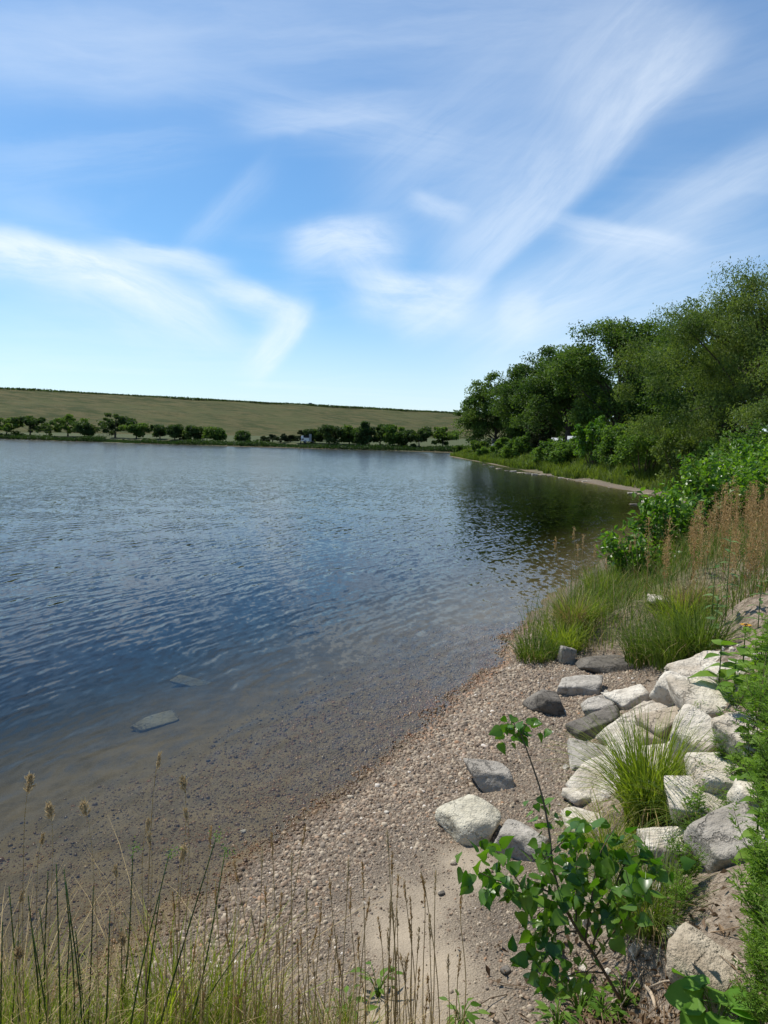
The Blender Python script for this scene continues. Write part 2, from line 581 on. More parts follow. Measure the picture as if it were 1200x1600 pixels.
MAT = dict(
    bark=bark_mat('bark', (0.045, 0.038, 0.03), (0.12, 0.10, 0.08)),
    twig=bark_mat('twig', (0.08, 0.06, 0.035), (0.17, 0.13, 0.08)),
    dark_leaf=leaf_mat('dark_leaf', (0.033, 0.074, 0.015), (0.110, 0.172, 0.038), 0.35),
    mid_leaf=leaf_mat('mid_leaf', (0.044, 0.096, 0.019), (0.142, 0.208, 0.044), 0.36),
    willow_leaf=leaf_mat('willow_leaf', (0.058, 0.106, 0.026), (0.180, 0.232, 0.060), 0.35),
    shrub_leaf=leaf_mat('shrub_leaf', (0.055, 0.115, 0.020), (0.14, 0.225, 0.042), 0.38),
    bright_leaf=leaf_mat('bright_leaf', (0.060, 0.150, 0.014), (0.18, 0.30, 0.030), 0.40, rough=0.38, spec=0.5),
    far_leaf=leaf_mat('far_leaf', (0.030, 0.062, 0.018), (0.085, 0.130, 0.038), 0.32),
    juniper_leaf=leaf_mat('juniper_leaf', (0.018, 0.034, 0.012), (0.048, 0.066, 0.024), 0.2),
    cotton_leaf=leaf_mat('cotton_leaf', (0.034, 0.105, 0.008), (0.13, 0.235, 0.020), 0.38, (1.6, 1.8, 0.4), 0.33, 0.5),
    grass=leaf_mat('grass', (0.070, 0.135, 0.014), (0.28, 0.32, 0.050), 0.46),
    dark_grass=leaf_mat('dark_grass', (0.045, 0.095, 0.014), (0.14, 0.185, 0.036), 0.36),
    dry_grass=leaf_mat('dry_grass', (0.22, 0.155, 0.065), (0.52, 0.40, 0.19), 0.25, (1.1, 1.0, 0.8)),
    seed=leaf_mat('seed', (0.36, 0.28, 0.16), (0.62, 0.52, 0.34), 0.25, (1.1, 1.0, 0.8)),
    rust_seed=leaf_mat('rust_seed', (0.33, 0.195, 0.07), (0.66, 0.47, 0.22), 0.2, (1.1, 1.0, 0.8)),
    rush=leaf_mat('rush', (0.032, 0.075, 0.018), (0.085, 0.145, 0.035), 0.2),
    weed=leaf_mat('weed', (0.075, 0.165, 0.018), (0.20, 0.31, 0.045), 0.42),
    pale_leaf=leaf_mat('pale_leaf', (0.09, 0.17, 0.05), (0.18, 0.27, 0.09), 0.35),
    lime_leaf=leaf_mat('lime_leaf', (0.11, 0.25, 0.03), (0.18, 0.34, 0.05), 0.4),
    litter=leaf_mat('litter', (0.09, 0.055, 0.03), (0.28, 0.19, 0.11), 0.1, (1, 1, 1)),
    petal=leaf_mat('petal', (0.65, 0.30, 0.02), (0.8, 0.45, 0.03), 0.3, (1, 0.8, 0.4)),
    white_stone=stone_mat('white_stone', (0.52, 0.465, 0.375), (0.70, 0.64, 0.53), (0.40, 0.32, 0.225)),
    grey_stone=stone_mat('grey_stone', (0.34, 0.31, 0.26), (0.50, 0.455, 0.385), (0.24, 0.21, 0.17)),
    dark_stone=stone_mat('dark_stone', (0.13, 0.115, 0.095), (0.22, 0.195, 0.16), (0.085, 0.075, 0.06)),
    slab_stone=stone_mat('slab_stone', (0.20, 0.18, 0.145), (0.29, 0.265, 0.215), (0.14, 0.12, 0.085)),
    tan_stone=stone_mat('tan_stone', (0.40, 0.335, 0.245), (0.52, 0.45, 0.345), (0.30, 0.24, 0.17)),
    moss_stone=stone_mat('moss_stone', (0.52, 0.475, 0.36), (0.66, 0.61, 0.48), (0.36, 0.32, 0.22)),
    white_paint=plain_mat('white_paint', (0.75, 0.75, 0.74), 0.4),
    grey_paint=plain_mat('grey_paint', (0.3, 0.31, 0.32), 0.5),
    dark_glass=plain_mat('dark_glass', (0.02, 0.025, 0.03), 0.12, spec=0.6),
    rubber=plain_mat('rubber', (0.025, 0.025, 0.025), 0.8),
    wood=plain_mat('wood', (0.22, 0.16, 0.11), 0.8),
    disk=plain_mat('disk', (0.05, 0.025, 0.012), 0.9, 0.4, 60),
    dry_wood=plain_mat('dry_wood', (0.42, 0.33, 0.23), 0.8, 0.2, 30),
)

# ------------------------------------------------------------------ the lie of the land
LAKE = np.array([(-1500, -160), (-300, -40), (-40, -5), (-10, 1.0), (-4, 2.2), (-1.62, 3.75), (-1.18, 4.5), (-0.72, 5.55), (-0.28, 6.15), (0.02, 6.75),
                 (0.40, 7.55), (0.72, 8.4), (1.15, 9.15), (1.55, 9.95), (1.72, 10.6), (1.85, 11.2), (2.35, 12.3), (3.2, 14.2), (4.6, 17), (6.5, 21), (10, 28),
                 (14.2, 36), (16.4, 45), (15.7, 52), (15.6, 58), (14.9, 66), (14.9, 76), (14.3, 88), (13.9, 100), (12.9, 118), (12.3, 134), (12.0, 144), (15, 150),
                 (26, 155), (80, 168), (95, 180), (50, 185), (16, 183), (4, 187), (-8, 189), (-20, 192), (-36, 194), (-52, 199), (-70, 204), (-84, 212), (-100, 218), (-125, 228), (-220, 262),
                 (-600, 420), (-1500, 700)], float)
BANK = np.array([(-1500, -200), (-300, -60), (-40, -9), (-10, -0.4), (-4, 1.7), (-2.6, 2.35), (-1, 2.8), (0.2, 2.85), (0.72, 3.05), (0.98, 3.9), (1.4, 5.3), (1.9, 6.7),
                 (2.6, 8.1), (3.25, 9.2), (3.0, 9.95), (2.4, 10.5), (2.2, 11.2), (2.75, 12.1), (3.7, 14.2), (5.1, 17), (7.0, 21), (10.6, 28), (14.9, 36), (17.8, 45), (17.1, 52), (16.7, 58), (15.7, 66), (15.4, 76), (14.8, 88), (14.3, 100), (12.9, 130), (12.5, 143), (16, 149.5), (90, 166), (1500, 170), (1500, -1500), (-1500, -1500)], float)


def seg_dist(p, poly, closed=True):
    best = np.full(len(p), 1e9)
    n = len(poly)
    for i in range(n if closed else n - 1):
        a, b = poly[i], poly[(i + 1) % n]
        ab = b - a
        tt = np.clip(((p - a) @ ab) / (ab @ ab), 0, 1)
        best = np.minimum(best, np.hypot(*(p - a - tt[:, None] * ab).T))
    return best


def inside(p, poly):
    c = np.zeros(len(p), bool)
    n = len(poly)
    for i in range(n):
        (x1, y1), (x2, y2) = poly[i], poly[(i + 1) % n]
        k = (y1 > p[:, 1]) != (y2 > p[:, 1])
        with np.errstate(divide='ignore', invalid='ignore'):
            c ^= k & (p[:, 0] < (x2 - x1) * (p[:, 1] - y1) / (y2 - y1 + 1e-12) + x1)
    return c


def sstep(x, a, b):
    u = np.clip((x - a) / (b - a), 0, 1)
    return u * u * (3 - 2 * u)


def fields(p):
    p = np.asarray(p, float).reshape(-1, 2)
    d = seg_dist(p, LAKE)
    d = np.where(inside(p, LAKE), -d, d)           # + on land
    b = seg_dist(p, BANK)
    b = np.where(inside(p, BANK), b, -b)           # + on the bank
    return d, b


def height(p, full=False):
    p = np.asarray(p, float).reshape(-1, 2)
    d, b = fields(p)
    p3 = np.c_[p, np.zeros(len(p))]
    far = sstep(np.hypot(p[:, 0], p[:, 1]), 14, 40)
    d2 = d + far * (p[:, 1] < 160) * (0.45 * vnoise(p3 * 0.33, 13) + 0.25 * vnoise(p3 * 0.9, 14)) + (0.10 * vnoise(p3 * 1.4, 3) + 0.05 * vnoise(p3 * 3.7, 4)) * (1 - far)
    beach = np.minimum(0.115 * d2, 0.32 + 0.01 * d2)
    bed = np.maximum(-0.105 * -d2 - 0.012 * np.minimum(d2, 0) ** 2, -3.5)
    z = np.where(d2 > 0, beach, bed)
    bw = np.where(p[:, 1] > 9.6, 3.0, 2.3)
    amp = (1.15 - 0.25 * sstep(p[:, 1], 8, 11)) * (1 - 0.15 * far)
    bn = b + 0.18 * vnoise(p3 * 1.1, 8) * (1 - far)
    z = z + np.where(b > -0.2, amp * sstep(bn, 0, bw), 0)
    z = z + np.where(b > 0, np.minimum(0.012 * b, 1.2), 0)
    # eroded hollow in the bank under the sapling
    z = z - 0.36 * np.exp(-(((p[:, 0] - 1.25) / 0.22) ** 2 + ((p[:, 1] - 3.55) / 0.35) ** 2))
    land = sstep(b, 0.0, 0.4) * (1 - far)
    z = z + land * (0.05 * fbm(p3 * 2.2, 5) + 0.02 * fbm(p3 * 7, 6))
    z = z + (1 - land) * (1 - far) * 0.012 * fbm(p3 * 3, 9)
    # far shore flat
    z = z + np.where((p[:, 1] > 160) & (d > 0), 0.9 * sstep(d, 0, 8), 0)
    return (z, d, b) if full else z


def ground(px, py, tmax=400):
    """where the sight line through a picture point meets the ground"""
    r = ray(px, py)
    s = np.concatenate([np.arange(1.2, 30, 0.02), np.arange(30, tmax, 0.25)])
    pts = CAM + s[:, None] * r
    hit = np.nonzero(pts[:, 2] < np.maximum(height(pts[:, :2]), -0.5))[0]
    k = hit[0] if len(hit) else -1
    return pts[k]


def hz(x, y):
    return float(height([[x, y]])[0])


def graded(lo, fine0, fine1, hi, step, ratio):
    mid = np.arange(fine0, fine1, step)
    up, x, s = [], fine1, step
    while x < hi:
        up.append(x)
        s *= ratio
        x += s
    dn, x, s = [], fine0 - step, step
    while x > lo:
        dn.append(x)
        s *= ratio
        x -= s
    return np.array(dn[::-1] + list(mid) + up + [hi])


gx = graded(-1500, -4.0, 5.2, 1500, 0.06, 1.07)
gy = graded(-600, 1.6, 12.5, 2500, 0.06, 1.06)
XX, YY = np.meshgrid(gx, gy)
pp = np.c_[XX.ravel(), YY.ravel()]
zz_, dd_, bb_ = height(pp, True)
nx, ny = len(gx), len(gy)
ii, jj = np.meshgrid(np.arange(ny - 1), np.arange(nx - 1), indexing='ij')
ff = np.stack([ii * nx + jj, ii * nx + jj + 1, (ii + 1) * nx + jj + 1, (ii + 1) * nx + jj], -1).reshape(-1, 4)


def sand_mask(p, d):
    p3 = np.c_[p, np.zeros(len(p))]
    s1 = np.exp(-(((p[:, 0] - 0.28) / 0.42) ** 2 + ((p[:, 1] - 3.75) / 0.75) ** 2))
    s2 = 0.7 * np.exp(-(((p[:, 0] - 0.62) / 0.22) ** 2 + ((p[:, 1] - 4.75) / 0.3) ** 2))
    return np.clip(s1 + s2 + 0.35 * fbm(p3 * 3.2, 21) - 0.15, 0, 1)


gm, t, out = new_mat('ground')
geo = t.new('ShaderNodeNewGeometry')
pos = geo.outputs['Position']
sepg = t.new('ShaderNodeSeparateXYZ')
t.put(sepg.inputs[0], pos)
bnk, sh, snd = tint_attr(t, 'bank'), tint_attr(t, 'shore'), tint_attr(t, 'sand')
vor = t.new('ShaderNodeTexVoronoi')
t.put(vor.inputs['Vector'], pos)
vor.inputs['Scale'].default_value = 85
nA, nB, nC = t.noise(pos, 160, 3), t.noise(pos, 3.0, 5, 0.6), t.noise(pos, 26, 5, 0.65)
grav = t.mix(t.mr(vor.outputs['Color'], 0.2, 0.8), (0.155, 0.122, 0.085), (0.29, 0.235, 0.17))
grav = t.mix(t.mr(vor.outputs['Distance'], 0.25, 0.6, 0.0, 0.7), grav, (0.10, 0.082, 0.066))
sand = t.mix(nA.outputs[0], (0.31, 0.25, 0.175), (0.44, 0.365, 0.265))
sand = t.mix(t.mr(nC.outputs[0], 0.55, 0.7, 0, 0.35), sand, (0.25, 0.20, 0.15))
dry = t.mix(snd, grav, sand)
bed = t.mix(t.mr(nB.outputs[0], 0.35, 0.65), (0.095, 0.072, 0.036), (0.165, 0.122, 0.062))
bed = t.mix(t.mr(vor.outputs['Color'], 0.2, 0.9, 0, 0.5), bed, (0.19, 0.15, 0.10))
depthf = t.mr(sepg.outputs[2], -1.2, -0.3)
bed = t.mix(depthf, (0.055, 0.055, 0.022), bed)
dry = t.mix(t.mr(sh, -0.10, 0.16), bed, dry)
soil = t.mix(t.mr(nC.outputs[0], 0.35, 0.65), (0.20, 0.15, 0.105), (0.40, 0.325, 0.245))
soil = t.mix(t.mr(nB.outputs[0], 0.5, 0.62, 0, 0.7), soil, (0.13, 0.10, 0.065))
turf = t.mix(t.mr(nC.outputs[0], 0.35, 0.65), (0.045, 0.06, 0.016), (0.15, 0.145, 0.05))
turf = t.mix(t.mr(sepg.outputs[1], 110.0, 160.0), turf, t.mix(nB.outputs[0], (0.035, 0.05, 0.014), (0.085, 0.095, 0.032)))
ymask = t.mr(sepg.outputs[1], 9.0, 13.0)
soil = t.mix(ymask, soil, turf)
col = t.mix(bnk, dry, soil)
hgt = t.m('ADD', t.m('MULTIPLY', t.m('MULTIPLY', t.m('SUBTRACT', 1.0, vor.outputs['Distance']), 0.6), t.m('SUBTRACT', 1.0, t.m('MULTIPLY', snd, 0.85))), t.m('MULTIPLY', nC.outputs[0], t.m('ADD', 0.5, t.m('MULTIPLY', bnk, 2.0))))
hgt = t.m('ADD', hgt, t.m('MULTIPLY', nA.outputs[0], 0.2))
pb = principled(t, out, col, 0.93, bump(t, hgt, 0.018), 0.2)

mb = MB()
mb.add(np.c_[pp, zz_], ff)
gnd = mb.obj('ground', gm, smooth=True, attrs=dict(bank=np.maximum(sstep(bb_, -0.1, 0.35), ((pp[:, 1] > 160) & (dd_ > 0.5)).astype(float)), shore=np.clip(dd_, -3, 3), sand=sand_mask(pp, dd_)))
tag(gnd, kind='structure')

# ------------------------------------------------------------------ water
wm, t, out = new_mat('water')
geo = t.new('ShaderNodeNewGeometry')
flat = t.v('MULTIPLY', geo.outputs['Position'], (1.0, 1.0, 0.0))
dist = t.v('LENGTH', flat)
warp = t.v('SCALE', t.v('SUBTRACT', t.noise(flat, 0.55, 2).outputs['Color'], (0.5, 0.5, 0.5)), scale=0.75)
pw = t.v('ADD', flat, warp)
WAVES = [(0.36, -18, 0.040), (0.25, -34, 0.045), (0.19, 2, 0.045), (0.14, -24, 0.045), (0.52, -44, 0.030), (0.10, -10, 0.035)]
slope = None
for i, (wl, ang, amp) in enumerate(WAVES):
    k = np.array([math.cos(math.radians(ang)), math.sin(math.radians(ang)), 0])
    ph = t.m('MULTIPLY_ADD', t.v('DOT_PRODUCT', pw, tuple(k)), 2 * math.pi / wl, i * 1.7)
    s = t.v('SCALE', tuple(k), scale=t.m('MULTIPLY', t.m('COSINE', ph), amp))
    slope = s if slope is None else t.v('ADD', slope, s)
gate = t.mr(t.noise(flat, 0.55, 3, 0.6).outputs[0], 0.33, 0.62, 0.15, 1.5)
slope = t.v('SCALE', slope, scale=gate)
mpn = t.new('ShaderNodeMapping')
t.put(mpn.inputs[0], flat)
mpn.inputs['Rotation'].default_value = (0, 0, math.radians(20))
mpn.inputs['Scale'].default_value = (1.0, 0.5, 1.0)
for sc, amp in ((2.2, 0.12), (7.0, 0.28), (17.0, 0.26)):
    cc = t.v('SUBTRACT', t.noise(mpn.outputs[0], sc, 2, 0.5).outputs['Color'], (0.5, 0.5, 0.5))
    slope = t.v('ADD', slope, t.v('MULTIPLY', cc, (amp * 1.1, amp * 0.8, 0.0)))
# breeze patches: calmer by the beach and in the far band
big = t.mr(t.noise(flat, 0.035, 3).outputs[0], 0.3, 0.7, 0.65, 1.25)
calm = t.mr(dist, 4.0, 16.0, 0.42, 1.0)
farc = t.mr(dist, 12.0, 80.0, 1.0, 0.42)
slope = t.v('SCALE', slope, scale=t.m('MULTIPLY', t.m('MULTIPLY', t.m('MULTIPLY', big, 0.76), calm), farc))
nrm = t.v('NORMALIZE', t.v('ADD', t.v('MULTIPLY', slope, (-1.0, -1.0, 0.0)), (0.0, 0.0, 1.0)))
fr = t.new('ShaderNodeFresnel')
fr.inputs[0].default_value = 1.333
t.l.new(nrm, fr.inputs['Normal'])
gl = t.new('ShaderNodeBsdfGlossy')
t.put(gl.inputs['Roughness'], t.mr(dist, 10.0, 70.0, 0.03, 0.13))
t.l.new(nrm, gl.inputs['Normal'])
tp = t.new('ShaderNodeBsdfTransparent')
tp.inputs[0].default_value = (0.93, 0.95, 0.92, 1)
mx = t.new('ShaderNodeMixShader')
t.l.new(fr.outputs[0], mx.inputs[0])
t.l.new(tp.outputs[0], mx.inputs[1])
t.l.new(gl.outputs[0], mx.inputs[2])
t.l.new(mx.outputs[0], out.inputs[0])
va = t.new('ShaderNodeVolumeAbsorption')
va.inputs['Color'].default_value = (0.40, 0.42, 0.26, 1)
va.inputs['Density'].default_value = 0.75
t.l.new(va.outputs[0], out.inputs['Volume'])
mb = MB()
box(mb, (-1400, -400, -9), (300, 900, 0))
tag(mb.obj('water', wm), kind='structure')

# ------------------------------------------------------------------ grassy dam across the lake
hm, t, out = new_mat('dry_hill_grass')
geo = t.new('ShaderNodeNewGeometry')
mp = t.new('ShaderNodeMapping')
t.l.new(geo.outputs['Position'], mp.inputs[0])
mp.inputs['Scale'].default_value = (0.25, 0.5, 1.4)
n1 = t.noise(mp.outputs[0], 0.35, 6, 0.65)
n2 = t.noise(mp.outputs[0], 2.6, 4, 0.6)
n3 = t.noise(geo.outputs['Position'], 0.03, 4, 0.6)
col = t.mix(t.mr(n1.outputs[0], 0.38, 0.62), (0.042, 0.054, 0.016), (0.100, 0.088, 0.036))
col = t.mix(t.mr(n2.outputs[0], 0.52, 0.68, 0, 0.8), col, (0.045, 0.052, 0.017))
col = t.mix(t.mr(n3.outputs[0], 0.45, 0.65, 0, 0.6), col, (0.078, 0.084, 0.030))
principled(t, out, col, 0.95, bump(t, n2.outputs[0], 0.6), 0.1)
A = P(-0, 607, 411)
B = P(720, 646, 617)
cd_ = unit((B - A)[:2])
nd = np.array([cd_[1], -cd_[0]])                      # towards the camera
nL, nW = 170, 26
mb = MB()
V = []
for i in range(nL):
    s = -700 + 1500 * i / (nL - 1)
    c = A[:2] + cd_ * s
    zc = A[2] + (B[2] - A[2]) * (s / np.linalg.norm((B - A)[:2]))
    zc = 0.5 * (zc + 0.5 * (A[2] + B[2]))
    for j in range(nW):
        uu = j / (nW - 1)
        run = uu * 150
        zh = zc * (1 - uu) + 0.2 * uu
        q = c + nd * run
        V.append((q[0], q[1], zh))
    q = c - nd * 9
    V.append((q[0], q[1], zc))
    q = c - nd * 120
    V.append((q[0], q[1], -1))
V = np.array(V)
V[:, 2] += 0.5 * fbm(np.c_[V[:, :2] * 0.05, V[:, 2] * 0], 31) * (V[:, 2] > 1)
m_ = nW + 2
# order across: back foot, back crest, then front slope
order = [nW + 1, nW] + list(range(nW))
F = []
for i in range(nL - 1):
    for a, b in zip(order[:-1], order[1:]):
        F.append((i * m_ + a, i * m_ + b, (i + 1) * m_ + b, (i + 1) * m_ + a))
mb.add(V, np.array(F)[:, ::-1])
tag(mb.obj('hill', hm, smooth=False), kind='structure')
DAM = (A, B, cd_, nd)
# rough weeds along the crest
mb = MB()
n = 9000
s = rng.uniform(-200, 420, n)
c = A[:2] + cd_ * s[:, None] + nd * rng.uniform(0, 5, n)[:, None]
L_ = np.linalg.norm((B - A)[:2])
zc = A[2] + (B[2] - A[2]) * s / L_
zc = 0.5 * (zc + 0.5 * (A[2] + B[2]))
cen = np.c_[c, zc + rng.uniform(-0.6, 0.6, n) * (0.7 + 0.6 * vnoise(np.c_[s * 0.05, s * 0, s * 0], 77))]
leaf_quads(mb, cen, rand_dirs(n), rand_dirs(n), rng.uniform(0.8, 1.8, n), 0.9, rng.uniform(0, 1, n))
tag(mb.obj('crest_weeds', MAT['far_leaf']), 'rough dark weeds along the crest of the grassy dam', 'weeds', kind='stuff')


# ------------------------------------------------------------------ boulders
def rock_mesh(seed, size, cuts=7, sub=4, power=34, rough=0.03, square=0.5):
    """angular quarry stone: a ball cut by planes with slightly worn edges; size = full extents"""
    r = np.random.default_rng(seed)
    v, f = ICO[sub]
    n = []
    dst = []
    for ax in range(3):
        for sg in (-1, 1):
            q = np.zeros(3)
            q[ax] = sg
            q += r.normal(size=3) * (0.13 if square > 0.4 else 0.3)
            n.append(q)
            dst.append(r.uniform(0.86, 1.0))
    for k in range(cuts):
        n.append(r.normal(size=3))
        dst.append(r.uniform(0.88, 1.18))
    n = unit(np.array(n))
    dst = np.array(dst)
    c = np.maximum(v @ n.T / dst, 1e-3)
    rad = (c ** power).sum(1) ** (-1 / power)
    p = v * rad[:, None]
    p = p / np.abs(p).max(0) * 0.5
    p = p * np.array(size)
    s = np.mean(size)
    off = r.uniform(0, 50, 3)
    nn = fbm(p / s * 2.6 + off, seed, 3) * rough * 0.6 + fbm(p / s * 9 + off, seed + 5, 3) * rough * 0.42
    ridg = np.maximum(0, vnoise(p / s * np.array([2, 2, 7.0]) + off, seed + 9) - 0.35) * rough * 1.2
    p = p + v * ((nn - ridg) * s)[:, None]
    return p, f


def boulder(px, py, wpx, hgt, dep, rz, mat, label, tilt=(0, 0), seed=0, name='boulder', cat='rock', group=None, sink=0.25, sub=4, cuts=4, lift=0.0, square=0.5, rough=0.03, depth=None):
    """px,py = where its base centre is seen; wpx = width in the picture; hgt, dep in metres"""
    hgt *= .86
    g = ground(px, py) if depth is None else P(px, py, depth)
    dpt = float((g - CAM) @ _F)
    W = wpx * dpt / FPX
    if group == RG:
        W, dep, hgt = W * 1.08, dep * 1.1, hgt * .94
    p, f = rock_mesh(seed, (W, dep, hgt), cuts, sub, square=square, rough=rough)
    mb = MB().add(p, f)
    o = mb.obj(name, MAT[mat], smooth=True)
    z = (hz(g[0], g[1]) if depth is None else g[2])
    o.location = (g[0], g[1], z + hgt * (0.5 - sink) + lift)
    o.rotation_euler = (math.radians(tilt[0]), math.radians(tilt[1]), math.radians(rz))
    return tag(o, label, cat, group)


BG, RG = 'stones lying on the pebble beach', 'riprap stones on the bank'
# stones on the beach
boulder(947, 1042, 92, 0.17, 0.62, 8, 'dark_stone', 'dark flat slab with a straight front edge below the shore grass', (-3, 2), 11, 'slab', group=BG, square=.5, cuts=3, sink=.3)  # the shade on this slab's top is put into its dark stone colour
boulder(905, 1082, 78, 0.20, 0.42, -8, 'grey_stone', 'grey brown flat stone on gravel between the dark slab and the dark block', (4, -5), 12, group=BG, sink=.2)
boulder(856, 1110, 72, 0.26, 0.40, -6, 'dark_stone', 'dark rough block standing nearest the waterline', (2, 3), 13, group=BG, sink=.15, rough=.05)
boulder(767, 1224, 80, 0.22, 0.36, 4, 'grey_stone', 'grey block behind the large pale boulder on gravel', (3, 0), 14, group=BG, sink=.15, cuts=4)
boulder(735, 1296, 90, 0.27, 0.50, 22, 'moss_stone', 'large pale rounded boulder alone on the pebbles', (6, -6), 15, group=BG, sink=.12, cuts=9)
boulder(815, 1328, 84, 0.22, 0.36, -20, 'grey_stone', 'rough grey stone right of the large pale boulder, above the sapling', (-4, 8), 16, group=BG, sink=.2, rough=.05)
# riprap on the bank
boulder(933, 1112, 60, 0.22, 0.40, 10, 'grey_stone', 'flat dull grey stone left of the bright white wedge', (3, -6), 21, group=RG, sink=.25)
boulder(986, 1104, 66, 0.27, 0.36, 18, 'white_stone', 'bright white wedge stone at the top of the beach', (0, -14), 22, group=RG, sink=.2)
boulder(930, 1140, 104, 0.20, 0.30, 16, 'dark_stone', 'long dark stone pointing at the water in front of the grey one', (0, -12), 23, group=RG, sink=.2, cuts=5)
boulder(990, 1150, 118, 0.34, 0.36, 34, 'white_stone', 'long pale pitted ridge stone lying diagonal beside the dark long one', (6, -20), 24, group=RG, sink=.25, rough=.055)
boulder(1040, 1146, 92, 0.30, 0.34, 22, 'tan_stone', 'brown shaded block wedged between the ridge stone and the upright one', (8, -12), 25, group=RG, sink=.2)
boulder(1022, 1168, 66, 0.20, 0.30, -24, 'tan_stone', 'small brown broken stone above the flat pale slab', (0, 10), 26, group=RG, sink=.2, rough=.06)
boulder(1090, 1182, 74, 0.44, 0.42, 38, 'white_stone', 'steep white pitted stone tilted over a dark gap', (10, -22), 27, group=RG, sink=.22, rough=.05)
boulder(1090, 1056, 104, 0.28, 0.42, 22, 'white_stone', 'white jagged stone topmost of the pile, under the broad leaves', (4, -16), 28, group=RG, sink=.2, rough=.06)
boulder(1052, 1096, 54, 0.36, 0.46, -30, 'white_stone', 'smooth white sloping face left of the big grey topped block', (14, 26), 29, group=RG, sink=.2, cuts=4)
boulder(1104, 1112, 104, 0.36, 0.56, 6, 'white_stone', 'big grey topped block in the middle of the riprap', (12, -4), 30, group=RG, sink=.25, cuts=5)
boulder(1130, 1062, 54, 0.20, 0.30, 10, 'white_stone', 'small pale stone between the jagged top stone and the block', (6, 0), 31, group=RG, sink=.15)
boulder(984, 1184, 92, 0.15, 0.46, -28, 'white_stone', 'flat pale slab in front of the ridge stone', (9, 10), 32, 'slab', group=RG, sink=.25, cuts=4)
boulder(928, 1190, 76, 0.12, 0.50, -12, 'grey_stone', 'thin grey slab lying flat on the gravel edge', (6, 4), 33, 'slab', group=RG, sink=.25, cuts=4)
boulder(948, 1232, 104, 0.20, 0.46, 12, 'white_stone', 'broad white slab behind the tall green grass clump', (10, -6), 34, 'slab', group=RG, sink=.25, cuts=5)
boulder(1040, 1200, 84, 0.18, 0.40, 14, 'white_stone', 'pale stone just right of the grass clump tips', (8, 6), 35, group=RG, sink=.2, cuts=5)
boulder(1118, 1228, 82, 0.26, 0.44, -8, 'white_stone', 'grey white flat stone above a dark hole in the bank', (10, 4), 36, group=RG, sink=.2)
boulder(1092, 1272, 116, 0.26, 0.46, -14, 'white_stone', 'long white stone behind the feathery weeds', (12, 8), 37, group=RG, sink=.2)
boulder(1036, 1352, 82, 0.30, 0.34, -6, 'white_stone', 'white capped block with a shaded front under the grass clump', (4, 2), 38, group=RG, sink=.1, cuts=4)
boulder(1140, 1338, 96, 0.30, 0.40, 10, 'grey_stone', 'blue grey stone dappled by weed shadows', (12, -10), 39, group=RG, sink=.15)
boulder(1176, 1276, 48, 0.22, 0.30, 10, 'white_stone', 'small white stone at the right edge beyond the hole', (6, 0), 40, group=RG, sink=.15)
boulder(905, 1252, 40, 0.12, 0.20, 30, 'white_stone', 'little white stone at the left foot of the grass clump', (0, 8), 41, group=RG, sink=.2, sub=3)
boulder(912, 1290, 66, 0.10, 0.26, -10, 'white_stone', 'low pale stone half under the drooping grass blades', (4, 4), 42, group=RG, sink=.2, sub=3)
boulder(1118, 1545, 104, 0.30, 0.46, 40, 'tan_stone', 'large tan boulder half buried in the bank at lower right', (14, -12), 43, group=RG, sink=.48, cuts=9)
if False: boulder(1120, 1400, 90, 0.18, 0.34, 15, 'tan_stone', 'crumbly tan lump of earth and stone above the buried boulder', (6, -8), 44, group=RG, sink=.35, rough=.09)
boulder(1172, 1168, 70, 0.26, 0.40, 20, 'white_stone', 'pale stone sunk in the bank behind the right hand weeds', (10, -10), 45, group=RG, sink=.3)
boulder(1030, 945, 36, 0.16, 0.30, 12, 'white_stone', 'pale stone showing through the tall shore grass', (0, 8), 46, group=RG, sink=.05, rough=.06)
boulder(884, 1035, 28, 0.34, 0.22, 10, 'grey_stone', 'grey upright stone hidden in the grass at the waterline', (0, 4), 47, group=BG, sink=.2, sub=3)

# broken rubble packed between the riprap
mb = MB()
rr_ = np.random.default_rng(58)
v0, f0 = ICO[1]
for k in range(420):
    q = rr_.uniform([1.0, 3.6], [3.9, 8.6])
    d_, b_ = fields(q)
    if not (-.15 < b_[0] < 1.5):
        continue
    s_ = rr_.lognormal(math.log(.022), .5)
    v = v0 * (1 + .25 * rr_.normal(size=(len(v0), 1))) * s_ * rr_.uniform(.6, 1.3, 3)
    mb.add(v + np.array([q[0], q[1], hz(*q) + s_ * .3]), f0, rr_.uniform(0, 1))
tag(mb.obj('rubble', MAT['white_stone']), 'broken pale rubble lying between the riprap stones', 'rubble', kind='stuff')

# slabs under the water
def sunken(px, py, size, rz, tilt, label, seed, mat='slab_stone'):
    g = ground(px, py)
    p, f = rock_mesh(seed, size, 3, 4, 34, 0.02)
    o = MB().add(p, f).obj('sunken_slab', MAT[mat], smooth=True)
    o.location = (g[0], g[1], hz(g[0], g[1]) + size[2] * .36 + (.12 if seed == 53 else 0))
    o.rotation_euler = (math.radians(tilt[0]), math.radians(tilt[1]), math.radians(rz))
    tag(o, label, 'rock', 'slabs under the shallow water')


sunken(240, 1133, (0.62, 0.36, 0.075), 40, (3, -3), 'tan slab under water, nearest the foreground grass', 51)
sunken(300, 1056, (0.66, 0.38, 0.075), -18, (2, 2), 'pale pointed slab under water, between the other two', 52)
sunken(478, 982, (0.56, 0.36, 0.10), -8, (-4, 3), 'faint slab under water, furthest from the shore', 53, 'dark_stone')

